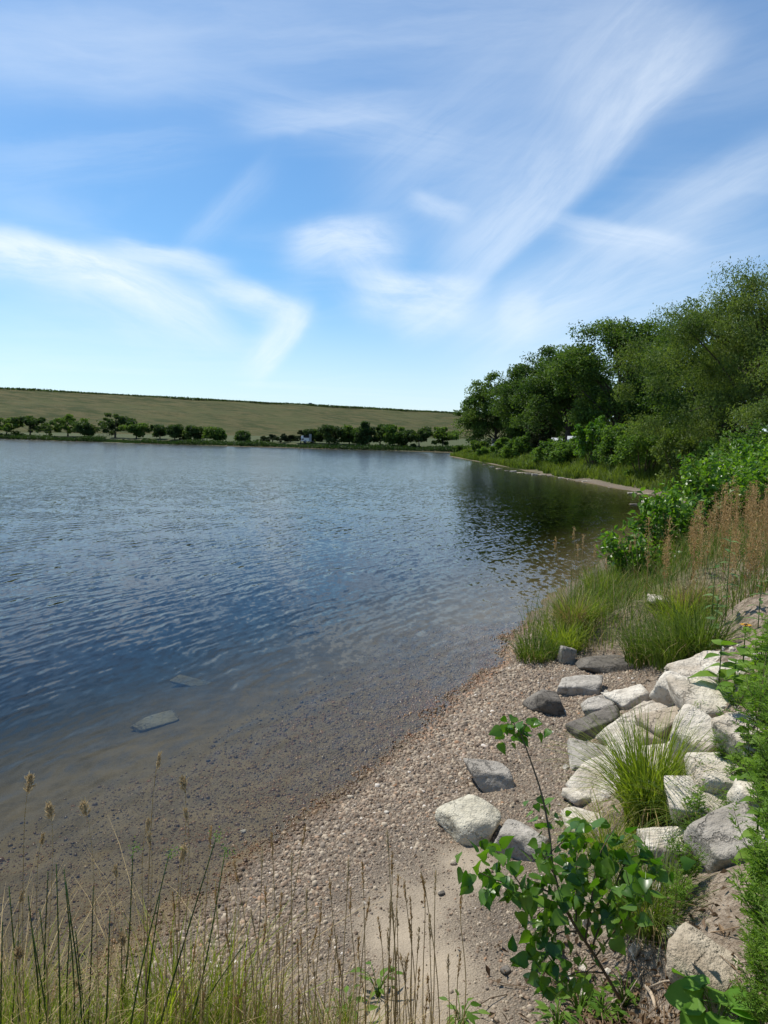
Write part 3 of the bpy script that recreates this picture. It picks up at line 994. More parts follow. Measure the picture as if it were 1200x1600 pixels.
# flat stones along the far right shore
FS = [(1018, 781, 26, .35), (996, 785, 22, .3), (1006, 769, 20, .3), (988, 768, 16, .35), (960, 760, 18, .35), (944, 755, 14, .3), (918, 751, 20, .4), (906, 750, 14, .35), (890, 747, 12, .3),
      (878, 745, 12, .3), (862, 742, 16, .4), (846, 740, 16, .5), (836, 740, 10, .4), (825, 738, 14, .4), (815, 737, 12, .4), (803, 735, 9, .4), (792, 734, 9, .4), (780, 731, 8, .4), (768, 728, 8, .4), (758, 725, 7, .4)]
for i, (x, y, wd, hh) in enumerate(FS):
    r = ray(x, y)
    g = CAM + r * ((EYE - 0.1) / -r[2])
    dpt = float((g - CAM) @ _F)
    W = wd * dpt / FPX
    p, f = rock_mesh(100 + i, (W * rng.uniform(.8, 1.5), W * 0.7, hh * rng.uniform(.35, .8)), 5, 3)
    o = MB().add(p, f).obj('shore_stone', MAT[['grey_stone', 'dark_stone', 'tan_stone'][i % 3]], smooth=True)
    o.location = (g[0], g[1], 0.02 - .15 * hh)
    o.rotation_euler = (0, 0, rng.uniform(-0.5, 0.5))
    lab = 'flat stone at the water edge below the far right shrubs'
    if i == 0: lab = 'broad dark flat stone in the water just left of the bright bush'
    if i == 1: lab = 'low pale stone awash in the cove'
    tag(o, lab, 'rock', 'flat stones along the far right shore')

# ------------------------------------------------------------------ pebbles
def pebble_mat():
    m, t, out = new_mat('pebbles')
    ti = tint_attr(t)
    wet = tint_attr(t, 'wet')
    col = t.ramp(ti, [(0.0, (0.06, 0.045, 0.033)), (0.18, (0.155, 0.110, 0.073)), (0.36, (0.26, 0.190, 0.130)), (0.52, (0.19, 0.155, 0.120)), (0.68, (0.33, 0.262, 0.185)), (0.85, (0.42, 0.35, 0.255)), (0.93, (0.33, 0.185, 0.10)), (1.0, (0.60, 0.54, 0.46))])
    gp_ = t.new('ShaderNodeNewGeometry')
    silt = t.mr(t.noise(gp_.outputs['Position'], 1.6, 4, 0.6).outputs[0], 0.42, 0.62)
    wc = t.mix(1.0, col, t.mix(silt, (0.42, 0.345, 0.24), (0.50, 0.33, 0.15)), 'MULTIPLY')
    col = t.mix(wet, col, wc)
    principled(t, out, col, t.m('MULTIPLY_ADD', wet, -0.5, 0.85), None, 0.35)
    return m


def pebble_field():
    n = 295000
    q = np.c_[rng.uniform(-3.8, 3.4, n), rng.uniform(2.4, 12.5, n)]
    d, b = fields(q)
    dep = np.hypot(q[:, 0], q[:, 1])
    # keep the camera's wedge of the beach plus a margin
    keep = (np.abs(q[:, 0]) < 0.56 * q[:, 1] + 1.0) & (d > -3.2) & (b < 0.25)
    keep &= rng.uniform(size=n) < np.clip(1.05 + d / 2.2, 0.0, 1.0)
    keep &= rng.uniform(size=n) < np.clip(1.1 - sand_mask(q, d) * 1.6, 0.03, 0.85)
    keep &= rng.uniform(size=n) < np.clip(7.0 / dep, 0, 1) ** 1.3
    q, d, b, dep = q[keep], d[keep], b[keep], dep[keep]
    n = len(q)
    band = np.exp(-((d - 0.45) / 0.45) ** 2)
    size = rng.lognormal(math.log(0.0067), 0.47, n) * (0.92 + 0.6 * band) * np.clip(dep / 5.5, 0.85, 1.5)
    size = np.minimum(size, 0.028)
    z = height(q)
    k = 5
    ang = np.arange(k)[None] * 2 * math.pi / k + rng.uniform(0, 7, n)[:, None] + rng.uniform(-.3, .3, (n, k))
    el = rng.uniform(0.6, 1.0, n)
    yaw = rng.uniform(0, 7, n)
    hz_ = rng.uniform(0.3, 0.75, n) * size

    def ring(rad, zoff):
        x = np.cos(ang) * rad[:, None] * size[:, None]
        y = np.sin(ang) * rad[:, None] * size[:, None] * el[:, None]
        X = x * np.cos(yaw)[:, None] - y * np.sin(yaw)[:, None]
        Y = x * np.sin(yaw)[:, None] + y * np.cos(yaw)[:, None]
        return np.stack([q[:, :1] + X, q[:, 1:] + Y, np.broadcast_to(zoff, (n, k))], -1)
    tl = rng.normal(size=(n, 1)) * 0.25 * size[:, None]
    r0 = ring(np.full(n, 1.0) * rng.uniform(.9, 1.1, n), (z - 0.15 * size)[:, None] + tl * 0)
    r1 = ring(rng.uniform(.62, .85, n), (z + hz_)[:, None] + tl * np.cos(ang))
    v = np.concatenate([r0, r1], 1)
    k0 = np.arange(n)[:, None] * (2 * k)
    quads = np.concatenate([k0 + np.array([[i, (i + 1) % k, k + (i + 1) % k, k + i]]) for i in range(k)])
    top = k0 + np.arange(k, 2 * k)[None]
    tint = np.clip(rng.beta(2.1, 2.2, n) + np.where(rng.uniform(size=n) < 0.03, 0.3, 0), 0, 1)
    red = (np.abs(d + 0.02) < 0.22) & (q[:, 1] > 7.2) & (rng.uniform(size=n) < 0.35)
    tint = np.where(red, rng.uniform(0.88, 0.95, n), tint)
    wet = sstep(-d + 0.07 * vnoise(np.c_[q * 2.2, q[:, 0] * 0], 61), -0.26, 0.0)
    mb = MB()
    mb.add(v.reshape(-1, 3), quads, np.repeat(tint, 2 * k))
    mb.f.append(top)
    o = mb.obj('gravel', pebble_mat(), smooth=True, attrs=dict(wet=np.repeat(wet, 2 * k)))
    tag(o, 'pinkish grey pebbles covering the beach and running under the water', 'gravel', kind='stuff')
    print('pebbles', n)


pebble_field()
# strand line of leaf scraps and twigs, and bits blown over the sand
mb = MB()
n = 5200
q = np.c_[rng.uniform(-1.8, 2.2, n), rng.uniform(3.3, 11, n)]
d_, b_ = fields(q)
k = (np.abs(d_ - 0.12 - .1 * vnoise(np.c_[q * 1.5, q[:, 0] * 0], 66)) < .10) & (rng.uniform(size=n) < np.interp(q[:, 1], [3, 7, 10], [.35, .7, 1])) | ((d_ > .3) & (b_ < .1) & (rng.uniform(size=n) < .07))
q = q[k]
leaf_quads(mb, np.c_[q, height(q) + rng.uniform(.010, .026, len(q))], unit(rng.normal(size=(len(q), 3)) * np.array([1, 1, .2])), unit(np.array([0, 0, 1.0]) + .4 * rng.normal(size=(len(q), 3))), rng.uniform(.012, .045, len(q)), rng.uniform(.005, .018, len(q)), rng.uniform(-.4, .7, len(q)), .3)
tag(mb.obj('strand_litter', MAT['litter']), 'brown leaf scraps and twig bits along the waterline and over the gravel', 'leaf litter', kind='stuff')
# a few larger loose pebbles that stand out
for i, (x, y, wd, mt, lab) in enumerate([
        (548, 1247, 11, 'tan_stone', 'orange tan pebble alone at the wet edge'),
        (790, 1522, 20, 'dark_stone', 'dark charred lump on the sand left of the sapling'),
        (708, 1350, 13, 'tan_stone', 'rust coloured chip on the sand patch'),
        (664, 1194, 10, 'white_stone', 'small white pebble on the beach crest'),
        (862, 1146, 9, 'white_stone', 'white pebble below the dark rough block'),
        (380, 1302, 11, 'grey_stone', 'grey pebble in the dark wet gravel'),
        (604, 1272, 10, 'white_stone', 'pale pebble left of the large boulder'),
        (690, 1400, 10, 'dark_stone', 'dark pebble on the sand above the dry stems')]):
    boulder(x, y, wd, 0.03, 0.05, i * 40, mt, lab, (0, 0), 200 + i, 'pebble', 'pebble', 'larger loose pebbles', sink=.2, sub=2, cuts=6)


# ------------------------------------------------------------------ trees
def crown_leaves(mb, blobs, n, spread, leaf, droop=0.0, surf=0.45, r=None, clusters=None, flat=0.6):
    """blobs: (cx,cy,cz,rx,ry,rz). returns cluster centres; leaves gather in clumps set towards the crown's skin"""
    r = r or rng
    blobs = np.array(blobs, float)
    vol = blobs[:, 3] * blobs[:, 4] * blobs[:, 5]
    vol = vol ** 0.8
    nc = clusters or max(24, min(n // 150, 150 + n // 1000))
    which = r.choice(len(blobs), nc, p=vol / vol.sum())
    d = rand_dirs(nc, r)
    d[:, 2] = np.where((d[:, 2] < -0.25) & (r.uniform(size=nc) < 0.6), -d[:, 2], d[:, 2])
    rad = r.uniform(0.25, 1, nc) ** surf
    rad = np.minimum(rad * (1 + 0.12 * r.normal(size=nc)), 1.05)
    cc = blobs[which, :3] + d * rad[:, None] * blobs[which, 3:]
    idx = r.integers(0, nc, n)
    csz = spread * r.uniform(0.55, 1.35, nc)
    off = np.clip(r.normal(size=(n, 3)), -1.7, 1.7) * np.array([1, 1, flat]) * csz[idx][:, None] * 0.55
    cen = cc[idx] + off
    if droop:
        hang = r.uniform(0, 1, n) ** 1.5 * droop
        cen[:, 2] -= hang
        cen[:, :2] += d[idx][:, :2] * hang[:, None] * 0.25
    out_ = unit(off + 0.25 * d[idx])
    nrm = unit(np.array([0, 0, 0.55]) + 0.5 * r.normal(size=(n, 3)) + 0.9 * out_)
    ax = unit(r.normal(size=(n, 3)) + out_ * 0.8 - np.array([0, 0, 0.25 + droop]))
    ctint = r.uniform(0.05, 0.95, nc)
    tint = np.clip(ctint[idx] + r.normal(size=n) * 0.2, 0, 1)
    L = leaf * r.uniform(0.65, 1.35, n)
    leaf_quads(mb, cen, ax, nrm, L, L * r.uniform(0.45, 0.75, n) if not droop else L * 0.38, tint)
    return cc


def tree(name, label, loc, blobs, n, leaf, leafmat, trunk_r=0.3, fork=0.35, spread=0.9, droop=0.0, limbs=26, seed=0, group=None, cat='tree', lean=(0, 0), flat=0.6, surf=0.45, sink=0.1, nclump=None):
    r = np.random.default_rng(seed)
    t_ = thing(name, label, cat, loc, 0, group)
    mb = MB()
    cc = crown_leaves(mb, blobs, n, spread, leaf, droop, surf, r, clusters=nclump, flat=flat)
    tag(mb.obj('crown', MAT[leafmat], t_), kind='stuff')
    top = max(b[2] + b[5] * 0.5 for b in blobs)
    mean = np.average(np.array(blobs)[:, :2], axis=0, weights=np.array(blobs)[:, 3] ** 2)
    mt = MB()
    tp = np.array([[0, 0, -sink], [lean[0] * .3, lean[1] * .3, top * fork * .5], [mean[0] * .4 + lean[0] * .6, mean[1] * .4 + lean[1] * .6, top * fork],
                   [mean[0] * .8 + lean[0], mean[1] * .8 + lean[1], top * .68], [mean[0] * 1.05 + lean[0], mean[1] * 1.05, top * .95]])
    path = smooth_path(tp, 14)
    s = np.linspace(0, 1, 14)
    tube(mt, path, trunk_r * (1.25 * (1 - s) ** 4 * 0.4 + (1 - s) * 0.9 + 0.08), 7)
    mt.obj('trunk', MAT['bark'], t_, smooth=True)
    ml = MB()
    pick = r.choice(len(cc), min(limbs, len(cc)), replace=False)
    for k in pick:
        c = cc[k]
        hgt_ = np.clip(c[2] * r.uniform(0.35, 0.7), top * fork * .6, top * .85)
        i = int(np.argmin(np.abs(path[:, 2] - hgt_)))
        a = path[i]
        mid = (a + c) / 2 + r.normal(size=3) * 0.3 + np.array([0, 0, 0.25 * np.linalg.norm(c - a) * (0.6 if not droop else 1.0) * 0.5])
        r0 = trunk_r * (0.42 * (1 - i / 14) + 0.06)
        tube(ml, smooth_path([a, (a * .6 + mid * .4) + r.normal(size=3) * .1, mid, c], 7), np.linspace(r0, r0 * 0.16, 7), 5)
        for q in range(2):
            c2 = cc[r.integers(len(cc))]
            if np.linalg.norm(c2 - c) < 2.6 * max(spread, .5):
                tube(ml, [mid, (mid + c2) / 2 + r.normal(size=3) * .12, c2], [r0 * .4, r0 * .25, r0 * .1], 4)
    if ml.v:
        ml.obj('limb', MAT['bark'], t_, smooth=True)
    return t_


def Z(x, y):
    return (x, y, hz(x, y) - 0.05)


RB = 'big trees along the right shore'
tree('willow_tree', 'tallest tree at the right edge, olive green with fine hanging foliage', Z(22.5, 47),
     [(1.2, 0, 8.4, 5.8, 5, 4.5), (-4.4, -1.0, 6.6, 3.6, 3.4, 3.7), (4, 0, 8, 4.5, 4, 4.5), (2.6, -1.5, 10.8, 3.4, 3, 2.2), (-2.2, -1, 9.2, 3, 2.8, 2.3), (1, -2, 4.6, 4, 3, 2.8), (-4.8, -1, 3.2, 2.2, 2.2, 1.9)],
     92000, 0.165, 'willow_leaf', 0.42, 0.30, 1.15, 0.75, 46, 301, RB, flat=.5, surf=.3, nclump=150)
tree('willow_tree', 'drooping lighter olive tree in front of the tallest one at the right edge', Z(21.5, 37),
     [(0, 0, 5.2, 3.6, 3.6, 3.3), (-2.2, -0.5, 3.0, 2.4, 2.4, 2.0), (3, 0, 5, 3.5, 3, 3)], 48000, 0.145, 'willow_leaf', 0.30, 0.35, 0.95, 0.6, 30, 302, RB, flat=.5, surf=.3, nclump=80)
tree('cottonwood_tree', 'open topped tree with bare forked limbs showing against the sky', Z(23.5, 78),
     [(-0.8, 0, 11.6, 4.0, 3.5, 2.4), (2.6, 0, 11.2, 3.0, 3, 2.6), (-4.2, 0, 8.8, 2.8, 3, 2.6), (0.5, 0, 4.6, 5.2, 4, 2.6), (3.5, 0, 7.5, 3, 3, 2.6)],
     38000, 0.26, 'mid_leaf', 0.42, 0.40, 1.15, 0, 42, 303, RB)
tree('cottonwood_tree', 'dark rounded tree left of the open topped one', Z(22.3, 93),
     [(0, 0, 8.6, 5, 4.5, 4.6), (-3.2, 0, 6.0, 3.6, 3.4, 3.6), (3.2, 0, 6, 3.8, 3.4, 4), (-1.2, 0, 11.3, 2.8, 2.6, 2.2)], 36000, 0.27, 'dark_leaf', 0.4, 0.35, 1.15, 0, 30, 304, RB)
tree('maple_tree', 'broad rounded tree at the tip of the right shore', Z(19.2, 132),
     [(0, 0, 8.4, 4.9, 4.6, 4.6), (-3.2, 0, 6.0, 3.5, 3.4, 3.8), (3.2, 0, 6.8, 3.4, 3.4, 4), (-4.2, 0, 3.4, 2.3, 2.4, 2.4), (0, -1, 3.4, 4.4, 3, 2.4)], 36000, 0.33, 'mid_leaf', 0.38, 0.3, 1.2, 0, 24, 305, RB)
tree('maple_tree', 'dark tree just right of the shore tip tree', Z(21.4, 109),
     [(0, 0, 8.8, 4.6, 4.6, 4.6), (-3, 0, 6.6, 3.2, 3.4, 3.8), (3.2, 0, 6.4, 3.6, 3.4, 4), (0, -1, 3.8, 4.4, 3, 2.8)], 36000, 0.30, 'dark_leaf', 0.38, 0.3, 1.2, 0, 24, 306, RB)
tree('elm_tree', 'dense dark tree filling the gap left of the tallest tree', Z(27.5, 63),
     [(0, 0, 9, 5, 4.5, 4.6), (-4.2, 0, 7.2, 3.2, 3.4, 3.8), (3.6, 0, 8, 4, 3.4, 4), (0, -1, 4.2, 5.4, 3, 3)], 38000, 0.23, 'dark_leaf', 0.4, 0.3, 1.1, 0, 28, 307, RB)
tree('juniper_tree', 'dull dark evergreen bushing out under the taller trees', Z(19.6, 98),
     [(0, 0, 2.6, 2.2, 2, 2.6), (0.2, 0, 4.8, 1.4, 1.3, 1.6), (1.6, 0, 1.8, 1.8, 1.8, 1.8)], 9000, 0.24, 'juniper_leaf', 0.18, 0.3, 0.6, 0, 10, 308, RB)
tree('juniper_tree', 'shorter brownish evergreen beside the shore tip shrubs', Z(19.6, 110),
     [(0, 0, 2.2, 2.0, 2, 2.2), (0.2, 0, 3.8, 1.2, 1.3, 1.5)], 6000, 0.24, 'juniper_leaf', 0.18, 0.3, 0.6, 0, 10, 309, RB)
# trees standing behind, closing the wood
proto = None
for i, (x, y, s) in enumerate([(33, 122, 1.0), (35, 100, 1.05), (34, 82, 0.98), (40, 70, 0.95), (36, 54, 0.95), (30, 145, 0.9), (33, 44, 0.8), (46, 60, 0.9)]):
    lab = 'dark tree further back in the wood on the right shore'
    if proto is None:
        proto = tree('background_tree', lab, Z(x, y), [(0, 0, 8, 5.6, 5, 5), (-3, 0, 6, 4, 3.4, 4), (3.4, 0, 6, 4, 3.4, 4), (0, 0, 3.2, 5.5, 4, 3)], 20000, 0.36, 'dark_leaf', 0.35, 0.3, 1.2, 0, 16, 320, 'trees further back in the wood')
    else:
        dup(proto, Z(x, y), i * 1.3, s, lab)

# ------------------------------------------------------------------ shrubs on the right shore
def shrub(label, loc, wd, ht, n, leaf, mat, seed, group='shrubs along the right shore', name='shrub', spires=7):
    r = np.random.default_rng(seed)
    t_ = thing(name, label, 'shrub', loc, 0, group)
    mb, ms = MB(), MB()
    bl = [(0, 0, ht * .40, wd * .38, wd * .34, ht * .42)]
    for k in range(spires):
        a = k * 6.28 / spires + r.uniform(-.3, .3)
        q = r.uniform(.15, .40) * wd
        h = ht * r.uniform(.45, 1.0)
        bl.append((math.cos(a) * q, math.sin(a) * q * .8, h * .55, wd * r.uniform(.12, .2), wd * .16, h * .46))
    cc = crown_leaves(mb, bl, n, .16 * wd ** .5, leaf, 0, .4, r, clusters=110, flat=.9)
    for k in range(12):
        c = cc[r.integers(len(cc))]
        tube(ms, smooth_path([(c[0] * .2, c[1] * .2, -.1), (c[0] * .7, c[1] * .7, c[2] * .5), c], 5), np.linspace(.03, .006, 5) * (ht / 2), 4)
    tag(mb.obj('foliage', MAT[mat], t_), kind='stuff')
    ms.obj('stem', MAT['twig'], t_, smooth=True)
    return t_


SH = [('green shrub left of the pale shoreline stones, on the shore tip grass', 16.6, 92, 3.4, 3.6, 'shrub_leaf'),
      ('low rounded grey green shrub above the shoreline stones', 17.7, 77, 4.4, 3.0, 'shrub_leaf'),
      ('second low rounded shrub, closely right of the grey green one', 18.2, 71, 4.2, 3.0, 'shrub_leaf'),
      ('pointed bright green shrub halfway along the right shore', 18.6, 65, 3.2, 4.3, 'bright_leaf'),
      ('tall pale shrub beside the pointed bright one', 19.4, 60, 4.2, 4.4, 'shrub_leaf'),
      ('wide spreading shrub at the end of the sandy strip', 19.0, 53.5, 5.0, 4.2, 'shrub_leaf'),
      ('dense shrub low under the tallest tree', 19.6, 47.5, 5.0, 4.0, 'willow_leaf'),
      ('rounded shrub just above the right end of the sandy strip', 20.0, 43, 3.6, 2.6, 'shrub_leaf'),
      ('leafy green shrub below the tall tree at right edge', 15.6, 30, 4.0, 2.7, 'shrub_leaf'),
      ('bushy green shrub at the right edge behind the rusty stalks', 12.4, 24, 3.4, 2.2, 'bright_leaf'),
      ('small shrub next to the white trailer end', 16.4, 104, 2.8, 2.7, 'shrub_leaf'),
      ('tawny shrub between the two on the shore tip', 16.0, 98, 2.4, 2.2, 'willow_leaf'),
      ('smaller shrub on the shore tip in front of the broad tree', 15.8, 124, 3.0, 2.1, 'mid_leaf'),
      ('low shrub close to the water before the shore tip', 14.8, 112, 2.4, 1.6, 'shrub_leaf'),
      ('dark low shrub at the very tip of the right shore', 14.2, 140, 3.0, 1.7, 'dark_leaf')]
for i, (lab, x, y, wd, ht, mt) in enumerate(SH):
    shrub(lab, Z(x - (.7 if 40 < y < 95 else .2), y), wd * 1.12, ht, 5800, 0.09 + 0.0022 * y, mt, 400 + i, spires=8 + i % 4)

# rank grass along that shore
mb = MB()
n = 34000
y = rng.uniform(0, 1, n) * 112 + 33
xs = np.interp(y, LAKE[22:32, 1], LAKE[22:32, 0])
x = xs + 0.3 + np.where(y < 80, .25 + .5 * vnoise(np.c_[y * .5, y * 0, y * 0], 15), 0) + rng.uniform(0, 1, n) ** 1.6 * 4.5
base = np.c_[x, y, height(np.c_[x, y]) - 0.05]
dsh = seg_dist(base[:, :2], LAKE)
k = (dsh > np.where(y < 62, 1.0, 0.3))
base = base[k]
n = len(base)
a = rng.uniform(0, 6.28, n)
clump = 0.6 + 0.5 * vnoise(base * np.array([.5, .3, 0]), 90)
blades(mb, base, rng.uniform(0.4, 1.1, n) * np.clip(clump + .4, .4, 1.3), np.c_[np.cos(a), np.sin(a)], rng.uniform(.2, 1.0, n), 0.03 + base[:, 1] * 0.0011, np.clip(0.55 + .45 * vnoise(base * np.array([.25, .15, 0]), 91) + rng.normal(size=n) * .15, 0, 1), 3, 0.15)
tag(mb.obj('shore_grass', MAT['dark_grass']), 'rank green grass along the right shore', 'grass', kind='stuff')

# ------------------------------------------------------------------ far shore
FT = [  # px, top y, base y, width, kind, label
    (10, 648, 684, 44, 'r', 'far tree cut by the left edge of the picture'),
    (47, 647, 683, 46, 'r', 'far tree with two visible trunks near the left edge'),
    (72, 663, 684, 26, 'b', 'low far bush between the two leftmost tree groups'),
    (106, 649, 685, 46, 'r', 'wide dense far tree at the middle of the left shore'),
    (132, 660, 685, 30, 'r', 'lighter far tree hanging right of the wide dense one'),
    (180, 645, 686, 46, 'r', 'tallest far tree on the left, by the picnic tables'),
    (213, 658, 688, 30, 'r', 'far tree leaning against the tallest left one'),
    (250, 663, 690, 32, 'r', 'rounded far tree just right of the boat'),
    (273, 664, 690, 20, 'r', 'thin far tree beside the rounded one right of the boat'),
    (286, 679, 691, 17, 'b', 'small dark far bush between three slim trees'),
    (303, 666, 691, 26, 'r', 'far tree left of the little dark cone'),
    (317, 675, 692, 15, 'c', 'little dark cone shaped far evergreen'),
    (336, 669, 692, 26, 'r', 'far tree right of the little dark cone'),
    (380, 676, 695, 18, 'r', 'lone small far tree in the middle of the dam'),
    (413, 682, 698, 20, 'c', 'leftmost evergreen of the far hedge row'),
    (426, 677, 698, 18, 'c', 'second evergreen from the left of the far hedge row'),
    (440, 676, 698, 18, 'c', 'third evergreen from the left of the far hedge row'),
    (454, 678, 698, 17, 'c', 'rightmost evergreen of the far hedge row'),
    (470, 672, 699, 17, 'c', 'tall far evergreen just left of the camper'),
    (489, 670, 700, 24, 'r', 'far tree standing over the white camper'),
    (514, 664, 702, 38, 'r', 'wide far tree right of the white camper'),
    (546, 667, 704, 32, 'r', 'far tree in the thick of the middle grove'),
    (571, 662, 704, 22, 'r', 'narrow far tree in the gap of the middle grove'),
    (594, 664, 706, 36, 'r', 'left half of the big dark far pair by the water'),
    (614, 665, 706, 32, 'r', 'right half of the big dark far pair by the water'),
    (632, 673, 704, 22, 'r', 'pale small far tree behind the big dark pair'),
    (655, 668, 704, 38, 'r', 'rounded lighter far tree second from the right shore'),
    (692, 668, 705, 36, 'r', 'rounded far tree nearest the right shore')]
for i, (x, ty, by, wd, kd, lab) in enumerate(FT):
    hor = 670 + 0.025 * x
    dpt = {True: 0}.get(False, 0) or np.interp(x, [0, 360, 530, 700], [229, 203, 197, 190])
    dpt = dpt + (3 if i % 2 else 0)
    g = P(x, hor, dpt)
    zg = hz(g[0], g[1])
    top = 3 + dpt * (hor - ty) / FPX - zg
    W = wd * dpt / FPX * 0.6
    r = np.random.default_rng(600 + i)
    if kd == 'c':
        bl = [(0, 0, top * .28, W * .95, W * .9, top * .28), (0, 0, top * .55, W * .62, W * .6, top * .26), (0, 0, top * .8, W * .3, W * .3, top * .2)]
        tree('far_conifer', lab, (g[0], g[1], zg), bl, 1500, 0.42, 'juniper_leaf', 0.12, .3, .35, 0, 4, 600 + i, 'trees on the far shore')
    elif kd == 'b':
        bl = [(0, 0, top * .45, W, W * .9, top * .5), (W * .4, 0, top * .35, W * .7, W * .7, top * .4)]
        tree('far_bush', lab, (g[0], g[1], zg), bl, 1500, 0.42, 'far_leaf', 0.1, .3, .4, 0, 4, 600 + i, 'trees on the far shore')
    else:
        bl = [(0, 0, top * .55, W * .95, W * .9, top * .44), (0, 0, top * .30, W * .62, W * .6, top * .28)]
        for q in range(4):
            a = q * 1.57 + r.uniform(0, 1)
            bl.append((math.cos(a) * W * .52, math.sin(a) * W * .5, top * r.uniform(.28, .62), W * r.uniform(.5, .7), W * .55, top * r.uniform(.25, .38)))
        tree('far_tree', lab, (g[0], g[1], zg), bl, 4800, 0.55, 'far_leaf' if i % 3 else 'mid_leaf', top * .035, .28, .95, 0, 12, 600 + i, 'trees on the far shore')

# brush at the far water's edge
mb = MB()
n = 22000
px_ = rng.uniform(-260, 712, n)
sx = rng.uniform(0, 1, n)
fx, fy = LAKE[36:48, 0], LAKE[36:48, 1]
X = rng.uniform(-160, 52, n)
Yv = np.interp(X, fx[::-1], fy[::-1])
dens = 0.5 + 0.5 * vnoise(np.c_[X * .12, X * 0, X * 0], 95)
hh = (0.15 + 1.5 * np.clip(dens - .25, 0, 1)) * np.where(np.abs(X + 72) < 6, 0.15, 1)
Y = Yv + rng.uniform(0.2, 3.5, n)
zb = height(np.c_[X, Y])
cen = np.c_[X, Y, zb + rng.uniform(0, 1, n) * hh]
leaf_quads(mb, cen, rand_dirs(n), unit(rand_dirs(n) + np.array([0, 0, 1.0])), rng.uniform(.3, .7, n), .3, np.clip(rng.uniform(-.4, .4, n) + .4 * vnoise(np.c_[X * .3, X * 0, X * 0], 96), 0, 1))
tag(mb.obj('shore_brush', MAT['far_leaf']), 'low green brush lining the far shore', 'brush', kind='stuff')


def camper(name, label, loc, rz, L=5.2, W=2.2, H=2.3, group=None):
    t_ = thing(name, label, 'camper', loc, rz, group)
    mb = MB()
    prof = [(-.5, .0), (.5, .0), (.5, .55), (.46, .9), (.38, 1.0), (-.40, 1.0), (-.5, .82)]
    v = [(a * L, s * W / 2, 0.45 + b * H) for s in (-1, 1) for a, b in prof]
    k = len(prof)
    f4 = [[i, (i + 1) % k, k + (i + 1) % k, k + i] for i in range(k)]
    mb.add(v, f4)
    mb.f.append(np.array([list(range(k))[::-1]]))
    mb.f.append(np.array([list(range(k, 2 * k))]))
    mb.obj('body', MAT['white_paint'], t_)
    for s in (-1, 1):
        for a in (-.28, .05):
            m = MB()
            box(m, (a * L, s * W / 2 - .02, 1.35), (a * L + .9, s * W / 2 + .02, 1.95))
            m.obj('window', MAT['dark_glass'], t_)
        m = MB()
        box(m, (.26 * L, s * W / 2 - .02, .55), (.26 * L + .65, s * W / 2 + .02, 2.35))
        m.obj('door', MAT['grey_paint'], t_)
        m = MB()
        tube(m, [(-.1 * L, s * (W / 2 - .25), .34), (-.1 * L, s * (W / 2 + .01), .34)], .34, 14)
        wh = m.obj('wheel', MAT['rubber'], t_)
        m = MB()
        tube(m, [(-.1 * L, s * (W / 2 - .2), .34), (-.1 * L, s * (W / 2 + .025), .34)], .18, 10)
        m.obj('rim', MAT['grey_paint'], wh)
    for sy in (-.86, .86):
        m = MB()
        box(m, (-.5 * L - .03, sy * W / 2 - .09, .95), (-.5 * L + .01, sy * W / 2 + .09, 1.15))
        m.obj('tail_light', MAT['rust_seed'], t_)
    m = MB()
    box(m, (-.5 * L - .02, -.55, 1.45), (-.5 * L + .02, .55, 2.05))
    m.obj('window', MAT['dark_glass'], t_)
    m = MB()
    tube(m, [(.5 * L, 0, .45), (.5 * L + 1.0, 0, .42)], .05, 6)
    m.obj('tow_bar', MAT['grey_paint'], t_)
    return t_


def far(x, dpt):
    g = P(x, 670 + .025 * x, dpt)
    return (g[0], g[1], hz(g[0], g[1]))


camper('camper_trailer', 'small white camper among the trees on the far shore', far(478, 199), 0.25, 2.7, 1.7, 1.5)
camper('camper_trailer', 'white camper end showing at the tip of the right shore', far(774, 119), 1.45, 2.4, 1.0, 1.5)
camper('camper_trailer', 'pale camper hidden behind the tall shore shrub', far(870, 84), 1.35, 3.6, 1.2, 1.9)
camper('camper_trailer', 'pale camper roof behind the low rounded shrubs', far(898, 86), 1.3, 3.4, 1.6, 2.1)


def picnic_table(label, loc, rz):
    t_ = thing('picnic_table', label, 'table', loc, rz, 'picnic tables on the far shore')
    m = MB(); box(m, (-.9, -.38, .72), (.9, .38, .77)); m.obj('tabletop', MAT['wood'], t_)
    for s in (-1, 1):
        m = MB(); box(m, (-.9, s * .7 - .13, .42), (.9, s * .7 + .13, .46)); m.obj('bench', MAT['wood'], t_)
        m = MB(); tube(m, [(s * .6, -.7, 0), (s * .6, -.25, .72)], .05, 4); tube(m, [(s * .6, .7, 0), (s * .6, .25, .72)], .05, 4); m.obj('leg', MAT['wood'], t_)


picnic_table('left picnic table under the tallest far tree', far(158, 228), .3)
picnic_table('right picnic table under the tallest far tree', far(170, 227), -.2)
# little motor boat at the ramp
bt = thing('motor_boat', 'little white motor boat at the far shore ramp', 'boat', (P(215, 690, 214)[0], P(215, 690, 214)[1] - 4, 0.0), 0.2)
m = MB()
st = np.linspace(-1, 1, 12)
V = []
for s in st:
    hw = 1.0 * (1 - max(0, s) ** 2.2) * 0.95 + 0.04
    sh = 0.75 + 0.25 * max(0, s) ** 2
    V += [(s * 2.4, -hw, sh), (s * 2.4, -hw * .75, -.05), (s * 2.4, 0, -.25 + .2 * max(0, s)), (s * 2.4, hw * .75, -.05), (s * 2.4, hw, sh), (s * 2.4, hw * .8, sh - .12), (s * 2.4, -hw * .8, sh - .12)]
F = []
for i in range(11):
    for j in range(7):
        F.append((i * 7 + j, (i + 1) * 7 + j, (i + 1) * 7 + (j + 1) % 7, i * 7 + (j + 1) % 7))
m.add(V, F)
m.f.append(np.array([list(range(7))]))
m.obj('hull', MAT['white_paint'], bt)
